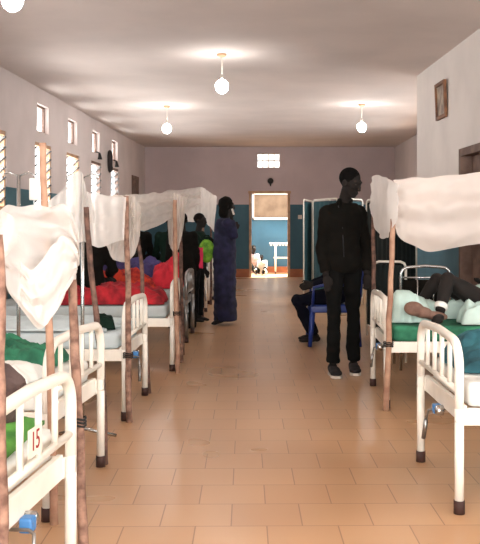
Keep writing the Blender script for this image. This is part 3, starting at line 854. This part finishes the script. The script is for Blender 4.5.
# ------------------------------------------------------------------ blue plastic chair
cxb, cyb = .80, 9.62
t = thing('plastic_chair', 'blue plastic armchair half hidden behind the standing man', 'chair', (cxb, cyb, 0))
bm = bmesh.new(); box(bm, (0, 0, .42), (.50, .48, .03), bev=.012); box(bm, (0, -.235, .39), (.50, .02, .07), bev=.006); obj('seat', bm, M['blueplastic'], t, True)
for sx in (-1, 1):
    for sy in (-1, 1):
        bm = bmesh.new(); tube(bm, [(sx * .26, sy * .25, 0), (sx * .225, sy * .21, .42)], [.022, .032], 8); obj('leg', bm, M['blueplastic'], t, True)
bm = bmesh.new()
for k in range(7):
    y = -.19 + k * .063; box(bm, (.24, y, .63), (.018, .04, .40), Matrix.Rotation(.18, 3, 'Y'))
tube(bm, [(.25, -.23, .42), (.30, -.22, .82), (.30, .22, .82), (.25, .23, .42)], .018, 8); obj('backrest', bm, M['blueplastic'], t, True)
for s in (-1, 1):
    bm = bmesh.new(); tube(bm, [(-.23, s * .24, .42), (-.22, s * .26, .62), (-.1, s * .26, .65), (.26, s * .24, .64)], .016, 8); obj('armrest', bm, M['blueplastic'], t, True)

# ------------------------------------------------------------------ people
def frame_from(fwd, up=(0, 0, 1)):
    f = V(fwd).normalized(); u = V(up); r = f.cross(u).normalized(); u = r.cross(f).normalized()
    return Matrix(((r.x, f.x, u.x), (r.y, f.y, u.y), (r.z, f.z, u.z)))

def add_head(bm, c, R, s=1.0):
    def e(p, r): ell(bm, V(c) + R @ (V(p) * s), V(r) * s, R, 20, 14)
    e((0, -.012, .032), (.074, .094, .088)); e((0, .022, -.04), (.055, .066, .072)); e((0, .03, .01), (.064, .066, .07))
    e((0, .062, -.088), (.028, .026, .022))
    e((0, .098, -.012), (.013, .018, .028)); e((0, .106, -.028), (.018, .013, .012))
    e((0, .086, -.058), (.026, .012, .009)); e((0, .084, -.070), (.022, .012, .009))
    e((0, .078, .034), (.05, .02, .012))
    for q in (-1, 1): e((q * .076, -.008, -.004), (.010, .02, .032)); e((q * .044, .06, -.018), (.02, .02, .018))

def add_hand(bm, wrist, d, side_v, s=1.0, curl=.5):
    """d = direction of the hand, side_v = direction of the thumb"""
    d = V(d).normalized(); th = (V(side_v) - d * V(side_v).dot(d)).normalized(); n = d.cross(th)
    R = Matrix(((th.x, d.x, n.x), (th.y, d.y, n.y), (th.z, d.z, n.z)))
    w = V(wrist)
    ell(bm, w + d * .045 * s, V((.038, .055, .017)) * s, R)
    L = [.068, .078, .072, .056]
    for k in range(4):
        b = w + d * .078 * s + th * (.027 - .018 * k) * s; l = L[k] * s
        p1 = b + d * l * .45; p2 = p1 + (d * math.cos(curl) + n * math.sin(curl)) * l * .3; p3 = p2 + (d * math.cos(curl * 2) + n * math.sin(curl * 2)) * l * .25
        tube(bm, [b - d * .03 * s, p1, p2, p3], [.0095 * s, .0088 * s, .0082 * s, .007 * s], 8)
    b = w + d * .025 * s + th * .022 * s
    tube(bm, [b, b + (th * .7 + d * .7) * .035 * s, b + (th * .55 + d * .85 + n * .2) * .062 * s, b + (th * .3 + d * .95 + n * .3) * .082 * s], [.013 * s, .012 * s, .010 * s, .008 * s], 8)

def torso_secs(J, grow=0.0, belly=1.0, top=True):
    pel, ch, nk = J['pelvis'], J['chest'], J['neck']
    lh = (J['hipR'] - J['hipL']).normalized(); ls = (J['shR'] - J['shL']).normalized()
    sw = (J['shR'] - J['shL']).length / 2; hw = (J['hipR'] - J['hipL']).length / 2
    secs = []
    ax = (ch - pel).normalized()
    for t, wx, wy in ((-.22, hw + .02, .085), (-.05, hw + .07, .11), (.2, hw + .06, .105), (.45, .128, .098), (.7, .15, .108), (.95, .165, .112), (1.12, .15, .10), (1.24, .10, .075)):
        c = pel + (ch - pel) * t
        l = lh.lerp(ls, max(0, min(1, t))).normalized(); f = ax.cross(l).normalized()
        secs.append((c, l * (wx * (J['sc']) + grow), f * (wy * J['sc'] * belly + grow)))
    return secs

def add_arm(bm, a, b, c, g=0.0, sc=1.0):
    tube(bm, [a, a.lerp(b, .25), a.lerp(b, .6), b, b.lerp(c, .3), b.lerp(c, .7), c], [r * sc + g for r in (.055, .052, .044, .038, .040, .032, .026)], 12)
    ell(bm, a, V((.06, .06, .06)) * sc + V((g, g, g))); ell(bm, b, V((.039, .039, .039)) * sc + V((g, g, g)))

def add_leg(bm, a, b, c, g=0.0, sc=1.0, flare=0.0):
    tube(bm, [a, a.lerp(b, .3), a.lerp(b, .7), b, b.lerp(c, .3), b.lerp(c, .7), c], [r * sc + g for r in (.088, .08, .064, .054, .056, .042 + flare, .036 + flare)], 14)
    ell(bm, a, V((.09, .09, .09)) * sc + V((g, g, g))); ell(bm, b, V((.056, .056, .056)) * sc + V((g, g, g)))

def add_foot(bm, ank, d, sc=1.0, g=0.0):
    d = V(d).normalized(); R = frame_from(d); a = V(ank)
    ell(bm, a + V((0, 0, -.03)) * sc - d * .02 * sc, V((.034, .045, .036)) * sc + V((g, g, g)), R)
    ell(bm, a + d * .06 * sc + V((0, 0, -.04)) * sc, V((.04, .09, .03)) * sc + V((g, g, g)), R)
    ell(bm, a + d * .125 * sc + V((0, 0, -.05)) * sc, V((.043, .055, .022)) * sc + V((g, g, g)), R)

def person(label, J, cloth, voxel=.011, base=None, skin='skin', hair=True, shoes=None, name='person', scarf=None, eyes=True, sleeve=1.0, dress=None, trousers=None, parts=None):
    """J: joint dict in world space; builds ONE continuous body plus hair and clothing children"""
    sc = J['sc']; base = V(base) if base is not None else V((J['pelvis'].x, J['pelvis'].y, 0))
    for k, v in list(J.items()):
        if isinstance(v, Vector) and k not in ('face', 'footd', 'footdR'): J[k] = v - base
    t = thing(name, label, 'person', base)
    bm = bmesh.new()
    loft(bm, torso_secs(J)); R = frame_from(J['face'], J.get('headup', (0, 0, 1)))
    tube(bm, [J['chest'], J['neck'], J['head'] + R @ V((0, -.01, -.05))], [.07 * sc, .052 * sc, .05 * sc], 12)
    add_head(bm, J['head'], R, sc)
    for s in 'LR':
        add_arm(bm, J['sh' + s], J['el' + s], J['wr' + s], 0, sc)
        add_leg(bm, J['hip' + s], J['kn' + s], J['an' + s], 0, sc * J.get('legsc', 1))
        add_foot(bm, J['an' + s], J.get('footd' + s, J.get('footd', J['face'])), sc)
        hd = J['hd' + s] if 'hd' + s in J else (J['wr' + s] - J['el' + s])
        if 'hd' + s in J: hd = J['hd' + s] - J['wr' + s]
        add_hand(bm, J['wr' + s], hd, J.get('thumb' + s, J['face']), sc, J.get('curl', .5))
    remeshed('body', bm, voxel * .75, M[skin], t, 2)
    if hair:
        bm = bmesh.new(); ell(bm, J['head'] + R @ (V((0, -.02, .040)) * sc), V((.079, .095, .088)) * sc, R, 24, 16)
        for v in bm.verts: v.co += v.co.normalized() * .002 * noise.noise(v.co * 90)
        obj('hair', bm, M['hair'], t, True)
    if eyes:
        for q in (-1, 1):
            bm = bmesh.new(); ell(bm, J['head'] + R @ (V((q * .029, .079, .012)) * sc), V((.012, .008, .006)) * sc, R, 10, 8)
            obj('eye', bm, M['eye'], t, True)
    if scarf:
        bm = bmesh.new(); ell(bm, J['head'] + R @ (V((0, -.022, .03)) * sc), V((.092, .105, .108)) * sc, R, 24, 16)
        ell(bm, J['head'] + R @ (V((0, -.05, -.07)) * sc), V((.085, .07, .11)) * sc, R, 24, 16)
        remeshed('headscarf', bm, .012, M[scarf], t, 2, .008, 18)
    # upper garment
    bm = bmesh.new(); loft(bm, torso_secs(J, .018 if not dress else .02, 1.06))
    tube(bm, [J['chest'] + (J['neck'] - J['chest']) * .2, J['neck'].lerp(J['chest'], .15)], [.10 * sc, .065 * sc], 14)
    for s in 'LR':
        e = J['el' + s].lerp(J['wr' + s], .88) if sleeve >= 1 else J['sh' + s].lerp(J['el' + s], sleeve)
        if sleeve >= 1: add_arm(bm, J['sh' + s], J['el' + s], e, .014, sc)
        else:
            tube(bm, [J['sh' + s], e], [.07 * sc, .062 * sc], 12); ell(bm, J['sh' + s], V((.072,) * 3) * sc)
    if dress:
        up = [(J['pelvis'] + V(q[0]), V((q[1], 0, 0)), V((0, q[2], 0))) for q in dress]
        loft(bm, up)
    remeshed('dress' if dress else 'jacket', bm, voxel, M[cloth], t, 2, .012, 9)
    if trousers:
        bm = bmesh.new()
        loft(bm, torso_secs(J, .012)[:4])
        for s in 'LR': add_leg(bm, J['hip' + s], J['kn' + s], J['kn' + s].lerp(J['an' + s], .96), .010, sc * J.get('legsc', 1), .016)
        remeshed('trousers', bm, voxel, M[trousers], t, 2, .010, 10)
    if shoes:
        for s in 'LR':
            d = V(J.get('footd' + s, J.get('footd', J['face']))); d.z = 0
            bm = bmesh.new(); add_foot(bm, J['an' + s], d, sc, .009); sh = remeshed('shoe', bm, .008, M[shoes], t, 2)
            R2 = frame_from(d); bm = bmesh.new(); pts = []
            a = J['an' + s].copy(); zz = a.z - .088 * sc
            prof = [(-.03, -.075), (.03, -.075), (.036, -.02), (.036, .06), (.048, .11), (.045, .155), (.022, .188), (-.022, .188), (-.045, .155), (-.048, .11), (-.036, .06), (-.036, -.02)]
            lo = [bm.verts.new(V((a.x, a.y, zz)) + R2 @ V((x, y, 0))) for x, y in prof]; hi = [bm.verts.new(V((a.x, a.y, zz + .022)) + R2 @ V((x, y, 0))) for x, y in prof]
            bm.faces.new(lo); bm.faces.new(hi)
            for k in range(len(prof)): bm.faces.new((lo[k], lo[(k + 1) % len(prof)], hi[(k + 1) % len(prof)], hi[k]))
            obj('shoe_sole', bm, M['shoesole'], sh)
    return t, J

def stand(x, y, face, h=1.75, lean=0.0, armL=None, armR=None, spread=.09):
    sc = h / 1.75; f = V((face[0], face[1], 0)).normalized(); r = f.cross(V((0, 0, 1)))  # r = figure's right
    o = V((x, y, 0)); J = {'sc': sc}
    J['pelvis'] = o + V((0, 0, .95 * sc)); J['chest'] = o + V((0, 0, 1.36 * sc)) + f * lean * .4
    J['neck'] = o + V((0, 0, 1.49 * sc)) + f * (lean * .55 + .01); J['head'] = o + V((0, 0, 1.635 * sc)) + f * (lean * .7 + .03)
    J['face'] = f
    for s, q in (('R', 1), ('L', -1)):
        J['sh' + s] = J['chest'] + r * q * .165 * sc + V((0, 0, .035 * sc)); J['el' + s] = J['chest'] + r * q * .215 * sc + V((0, 0, -.27 * sc)) - f * .03
        J['wr' + s] = J['chest'] + r * q * .215 * sc + V((0, 0, -.52 * sc)) + f * .04
        J['hip' + s] = J['pelvis'] + r * q * .085 * sc + V((0, 0, -.03 * sc)); J['kn' + s] = o + r * q * spread + V((0, 0, .49 * sc)) + f * .015; J['an' + s] = o + r * q * spread + V((0, 0, .09 * sc))
    return J, f, r

# the man standing in the aisle
J, f, r = stand(.715, 7.62, (.42, -.9), 1.76)
J['head'] = V((.772, 7.53, 1.618)); J['neck'] = V((.735, 7.59, 1.49)); J['face'] = V((.72, -.62, -.34)).normalized()
J['chest'] = V((.72, 7.62, 1.355))
for s, q in (('R', 1), ('L', -1)):
    J['sh' + s] = J['chest'] + r * q * .152 + V((0, 0, .008))
J['elR'] = V((.535, 7.56, 1.08)); J['wrR'] = V((.565, 7.49, .85)); J['elL'] = V((.925, 7.72, 1.08)); J['wrL'] = V((.92, 7.63, .85)); J['legsc'] = .86
J['hipR'] = V((.645, 7.60, .92)); J['hipL'] = V((.80, 7.66, .92))
J['knR'] = V((.637, 7.58, .49)); J['anR'] = V((.632, 7.58, .092)); J['knL'] = V((.812, 7.70, .49)); J['anL'] = V((.82, 7.72, .092))
J['footdR'] = V((.12, -.99, 0)); J['footdL'] = V((.75, -.66, 0))
t, _ = person('man in black jacket and trousers standing in the aisle, head bowed', J, 'black', .0095, base=(.715, 7.62, 0), shoes='shoe', trousers='blackpants')
bm = bmesh.new(); g = V((.715, 7.62, 0)); tube(bm, [V((.67, 7.505, 1.43)) - g, V((.70, 7.49, 1.30)) - g, V((.715, 7.488, 1.0)) - g], .005, 6); obj('zip', bm, M['darkbag'], t, True)
bm = bmesh.new()
for q in (-1, 1):
    tube(bm, [V((.735, 7.59, 1.475)) - g + r * q * .055, V((.725, 7.545, 1.45)) - g + r * q * .05, V((.705, 7.51, 1.38)) - g + r * q * .018], [.022, .022, .012], 8)
obj('collar', bm, M['black'], t, True)

# the woman in the long dress, phone at her ear
J, f, r = stand(-.425, 11.5, (.95, .30), 1.62)
J['elR'] = V((-.30, 11.36, 1.14)); J['wrR'] = V((-.335, 11.36, 1.36)); J['hdR'] = V((-.345, 11.38, 1.46)); J['curl'] = .9
J['elL'] = V((-.36, 11.62, 1.06)); J['wrL'] = V((-.30, 11.5, 1.20)); J['hdL'] = V((-.28, 11.46, 1.28))
J['footd'] = V((-.4, -.9, 0)); J['anR'] = V((-.50, 11.40, .085)); J['knR'] = V((-.46, 11.44, .46))
person('woman in a long navy-purple dress holding something white to her face', J, 'dress', .014, skin='skin', hair=True, eyes=True, scarf='black',
       dress=[((0, 0, .28), .14, .15), ((0, 0, .0), .15, .20), ((0, 0, -.4), .145, .19), ((.01, 0, -.83), .15, .18)])
bm = bmesh.new(); box(bm, (0, 0, 0), (.024, .01, .08), Matrix.Rotation(-.3, 3, 'Y'), bev=.003)
o = obj('mobile_phone', bm, M['shoesole']); o.location = (-.315, 11.33, 1.44); tag(o, 'small white phone held to the face of the woman in the long dress', 'phone')

# two people between the far left beds
J, f, r = stand(-.94, 11.2, (-.2, .95), 1.42)
person('person in black standing with back turned, right of the bundle of poles', J, 'black', .014, trousers=None, eyes=False,
       dress=[((0, 0, .24), .13, .12), ((0, 0, .0), .17, .15), ((0, 0, -.4), .175, .16), ((0, 0, -.78), .18, .17)])
J, f, r = stand(-.80, 11.75, (.9, -.3), 1.42, lean=.03)
J['wrR'] = V((-.62, 11.62, 1.12)); J['elR'] = V((-.72, 11.55, 1.02)); J['hdR'] = V((-.60, 11.66, 1.02))
person('person in dark clothes holding a lime bag beside the far left bed', J, 'dkgreen', .014, eyes=False, trousers='blackpants')
t = thing('shoulder_bag', 'lime green bag held up beside the far left bed', 'bag', (-.66, 11.50, .82))
bm = bmesh.new(); ell(bm, (0, 0, .12), (.105, .06, .15), seg=20, rings=14)
for v in bm.verts: v.co += v.co.normalized() * .015 * noise.noise(v.co * 20)
obj('bag_body', bm, M['lime'], t, True)
bm = bmesh.new(); tube(bm, [(-.05, 0, .22), (-.02, 0, .32), (.03, 0, .32), (.06, 0, .22)], .008, 8); obj('handle', bm, M['dkgreen'], t, True)
heap('cloth', 'hot pink cloth hanging left of the lime bag', 'cloth', (0, 0), 0, .09, .20, .05, M['pink'], 51, 14, 20, z0=0)
o = bpy.data.objects[-1] if False else [q for q in C.objects if q.name == 'cloth'][0]
o.location = (-.735, 11.32, .86); o.rotation_euler = (math.radians(90), 0, 0); o.scale = (1, 1.3, 1)

# seated figures
def sit(x, y, z, face, h=1.7, knee_drop=True, lean=.05):
    sc = h / 1.75; f = V((face[0], face[1], 0)).normalized(); r = f.cross(V((0, 0, 1))); J = {'sc': sc}
    p = V((x, y, z + .10)); J['pelvis'] = p; J['chest'] = p + V((0, 0, .40 * sc)) + f * lean; J['neck'] = p + V((0, 0, .53 * sc)) + f * lean * 1.4; J['head'] = p + V((0, 0, .67 * sc)) + f * (lean * 1.6 + .03)
    J['face'] = f
    for s, q in (('R', 1), ('L', -1)):
        J['sh' + s] = J['chest'] + r * q * .165 * sc + V((0, 0, .03)); J['el' + s] = J['chest'] + r * q * .22 * sc + V((0, 0, -.24)) + f * .08; J['wr' + s] = p + r * q * .12 + f * .28 + V((0, 0, .10))
        J['hip' + s] = p + r * q * .09 - V((0, 0, .01)); J['kn' + s] = p + r * q * .12 + f * .43 * sc + V((0, 0, -.01)); J['an' + s] = V((J['kn' + s].x, J['kn' + s].y, max(.09, J['kn' + s].z - .42 * sc))) + f * .02
        J['hd' + s] = J['wr' + s] + f * .1 - V((0, 0, .03))
    return J, f, r
J, f, r = sit(-1.62, 8.56, ZM + .02, (.1, 1))
person('visitor in black sitting with back turned on the bed with the red blanket', J, 'black', .014, eyes=False, trousers='blackpants')
J, f, r = sit(-1.26, 13.0, ZM + .02, (-.15, 1))
person('visitor in dark green sitting with back turned beyond the purple blanket', J, 'dkgreen', .014, eyes=False, trousers='blackpants')
J, f, r = sit(-2.28, 13.0, ZM + .02, (.1, 1))
person('visitor in navy sitting beyond the purple blanket, nearer the left wall', J, 'navy', .014, eyes=False, trousers='blackpants')
J, f, r = sit(-1.77, 13.0, ZM + .02, (0, 1))  # figure added to darken the gap over the shaded dado
person('visitor in black sitting beyond the purple blanket, between the navy and dark green visitors', J, 'black', .014, eyes=False, trousers='blackpants')
# seated on the blue chair
J, f, r = sit(.86, 9.60, .44, (-1, 0), 1.68)
for s, q in (('R', 1), ('L', -1)):
    J['kn' + s] = V((.42, 9.60 + q * .10, .46)); J['an' + s] = V((.60, 9.60 + q * .10, .10))
person('person in navy seated on the blue chair, knees bent, behind the standing man', J, 'navy', .012, eyes=False, trousers='navy')
# two small figures sitting in the corridor
J, f, r = sit(-.16, 23.75, .0, (.4, -.9), 1.45)
for s, q in (('R', 1), ('L', -1)):
    J['kn' + s] = J['pelvis'] + f * .28 + r * q * .16 + V((0, 0, .16)); J['an' + s] = J['pelvis'] + f * .42 + r * q * .1 + V((0, 0, -.02))
person('person in pale pink sitting on the floor beyond the far doorway', J, 'pinkpale', .014, eyes=False, trousers='black')
J, f, r = sit(.12, 22.95, .0, (-.3, -1), .95)
for s, q in (('R', 1), ('L', -1)):
    J['kn' + s] = J['pelvis'] + f * .18 + r * q * .12 + V((0, 0, .10)); J['an' + s] = J['pelvis'] + f * .26 + r * q * .08 + V((0, 0, -.03))
person('small child in white and dark shorts sitting in the bright far doorway', J, 'sheet', .012, eyes=False, trousers='black')

# patient lying on the right bed, knee raised, ankle bandaged
J = {'sc': .98}
J['pelvis'] = V((1.68, 6.70, .70)); J['chest'] = V((2.08, 6.68, .73)); J['neck'] = V((2.22, 6.68, .74)); J['head'] = V((2.38, 6.68, .73))
J['face'] = V((.1, 0, 1)); J['headup'] = V((1, 0, 0))
J['shR'] = V((2.10, 6.85, .72)); J['shL'] = V((2.10, 6.51, .72)); J['elR'] = V((1.87, 6.92, .66)); J['elL'] = V((1.90, 6.42, .66)); J['wrR'] = V((1.72, 6.82, .82)); J['wrL'] = V((1.78, 6.56, .84))
J['hdR'] = V((1.66, 6.76, .84)); J['hdL'] = V((1.72, 6.62, .86)); J['thumbR'] = V((0, 0, 1)); J['thumbL'] = V((0, 0, 1))
J['hipL'] = V((1.66, 6.62, .69)); J['hipR'] = V((1.66, 6.79, .69))
J['knL'] = V((1.37, 6.50, .875)); J['anL'] = V((1.29, 6.38, .655)); J['footdL'] = V((-.97, -.2, .12))
J['knR'] = V((1.36, 6.84, .85)); J['anR'] = V((1.24, 6.88, .68)); J['footdR'] = V((-1, 0, .1))
t, JJ = person('patient lying on the right bed with a raised dark knee and bandaged ankle', J, 'mint', .011, base=(1.68, 6.70, .575), skin='skin', eyes=True, trousers=None)
bm = bmesh.new(); a = JJ['anL'].lerp(JJ['knL'], .22); b = JJ['anL'].lerp(JJ['knL'], .08); tube(bm, [a, a.lerp(b, .5), b], [.047, .049, .047], 14); o = obj('bandage', bm, M['bandage'], t, True); o['label'] = 'white bandage around the ankle'
bm = bmesh.new(); d = V((-.97, -.2, .12)).normalized(); R = frame_from(d); c = JJ['anL']
ell(bm, c + d * .04 + V((0, -.012, -.035)), V((.036, .10, .034)), R); ell(bm, c + d * .135 + V((0, -.012, -.02)), V((.045, .075, .042)), R); ell(bm, c + d * .20 + V((0, -.012, .0)), V((.045, .075, .052)), R)
remeshed('sock', bm, .009, M['sole'], t, 2)['label'] = 'grey-brown sock'

# ------------------------------------------------------------------ things on the walls
# framed print leaning out from the white wall
pc = V((stub_x(10.32), 10.32, 2.70)) - sout * .03
t = thing('picture_frame', 'small framed print hanging high on the white right wall', 'picture', pc)
T = Rs @ Matrix.Rotation(math.radians(2), 3, 'Y')
bm = bmesh.new()
for dy, dz, sy, sz in ((-.2, 0, .04, .42), (.2, 0, .04, .42), (0, .19, .42, .04), (0, -.19, .42, .04)): box(bm, T @ V((0, dy, dz)), (.03, sy, sz), T)
obj('frame', bm, M['wood'], t)
bm = bmesh.new(); box(bm, T @ V((-.005, 0, 0)), (.006, .37, .35), T); obj('print', bm, M['photo'], t)
bm = bmesh.new(); box(bm, (0, 0, 0), (.10, .03, .14), bev=.008); o = obj('wall_box', bm, M['wood']); o.location = ((405.5 - CXP) / FPX * (YF - .02), YF - .02, CAMZ + (CYP - 174.5) / FPX * YF); tag(o, 'small brown box fixed to the far wall near its right end', 'box')
# bell over the far door
t = thing('wall_bell', 'small black bell on the far wall above the doorway', 'bell', ((270.5 - CXP) / FPX * YF, YF, CAMZ + (CYP - 181) / FPX * YF))
bm = bmesh.new(); ell(bm, (0, -.04, 0), (.075, .045, .075)); obj('dome', bm, M['blackmetal'], t, True)
bm = bmesh.new(); tube(bm, [(0, -.02, -.06), (0, -.03, -.13)], [.03, .012], 8); obj('striker', bm, M['blackmetal'], t, True)
bm = bmesh.new(); box(bm, (0, 0, 0), (.10, .02, .10), bev=.006); o = obj('light_switch', bm, M['shoesole']); o.location = ((300 - CXP) / FPX * YF, YF - .011, CAMZ + (CYP - 217) / FPX * YF); tag(o, 'white light switch on the blue dado right of the doorway', 'switch')
# coil of hose and two small lanterns on the left wall
bm = bmesh.new(); pts = []
for k in range(60):
    a = k / 12 * 2 * math.pi; q = .02 * noise.noise(V((k * .3, 1, 2)))
    pts.append(Rl @ V((.03 + .010 * (k / 12), (.11 + q) * math.cos(a), (.20 + q) * math.sin(a))))
tube(bm, pts, .014, 8); o = obj('hose_coil', bm, M['hose'], None, True); o.location = on_left(17.55, 2.52); tag(o, 'dark coil hanging on the left wall between two small high windows', 'coil')
for Y, z, lb in ((17.0 - .5, 2.53, 'small dark lamp below the third small high window'), (18.15, 2.50, 'small dark lamp below the fourth small high window')):
    t = thing('wall_lantern', lb, 'lamp', on_left(Y, z, -.002))
    bm = bmesh.new(); loft(bm, [(Rl @ V((.07, 0, -.05)), (.045, 0, 0), (0, .045, 0)), (Rl @ V((.07, 0, .0)), (.032, 0, 0), (0, .032, 0)), (Rl @ V((.06, 0, .07)), (.02, 0, 0), (0, .02, 0))]); obj('shade', bm, M['blackmetal'], t, True)
    bm = bmesh.new(); tube(bm, [Rl @ V((0, 0, .09)), Rl @ V((.06, 0, .07))], .012, 8); obj('bracket', bm, M['blackmetal'], t, True)

# ------------------------------------------------------------------ corridor furniture
t = thing('trolley', 'white metal trolley standing against the corridor wall beyond the doorway', 'trolley', ((283 - CXP) / FPX * 23.8, 23.8, 0))
for z in (.80, .42):
    bm = bmesh.new(); box(bm, (0, 0, z), (.72 if z > .5 else .5, .45, .03), bev=.008)
    if z > .5:
        for k in range(9): box(bm, (-.32 + k * .08, -.23, z - .04), (.05, .012, .04))
    obj('shelf', bm, M['white'], t)
for sx in (-1, 1):
    for sy in (-1, 1):
        bm = bmesh.new(); tube(bm, [(sx * .2, sy * .2, .06), (sx * .2, sy * .2, .80)], .022, 8); lg = obj('leg', bm, M['white'], t, True)
        bm = bmesh.new(); tube(bm, [(sx * .2 - .01, sy * .2, .035), (sx * .2 + .01, sy * .2, .035)], .035, 12); obj('wheel', bm, M['rubber'], lg, True)
t = thing('notice_board', 'pale wooden board in a white frame on the corridor wall', 'board', ((272 - CXP) / FPX * YC, YC - .02, CAMZ))
bm = bmesh.new(); box(bm, (0, 0, .53), (1.0, .02, .62)); obj('board', bm, M['board'], t)
bm = bmesh.new()
for x in (-.51, .51): box(bm, (x, -.01, .53), (.05, .04, .72))
for z in (.20, .88): box(bm, (0, -.01, z), (1.07, .04, .06))
obj('frame', bm, M['white'], t)

# repeats carry the phrase of their set
GROUPS = {'hospital_bed': 'hospital beds along the aisle', 'mattress': 'mattresses on the ward beds', 'pole': 'wooden poles holding up the mosquito nets', 'mosquito_net': 'mosquito nets over the beds',
          'pendant_lamp': 'bare bulbs hanging from the ceiling', 'drip_stand': 'drip stands by the left beds', 'folding_screen': 'folding screens on the right side', 'wall_lantern': 'small dark lamps on the left wall'}
for o in C.objects:
    k = o.name.split('.')[0]
    if k in GROUPS and o.parent is None: o['group'] = GROUPS[k]
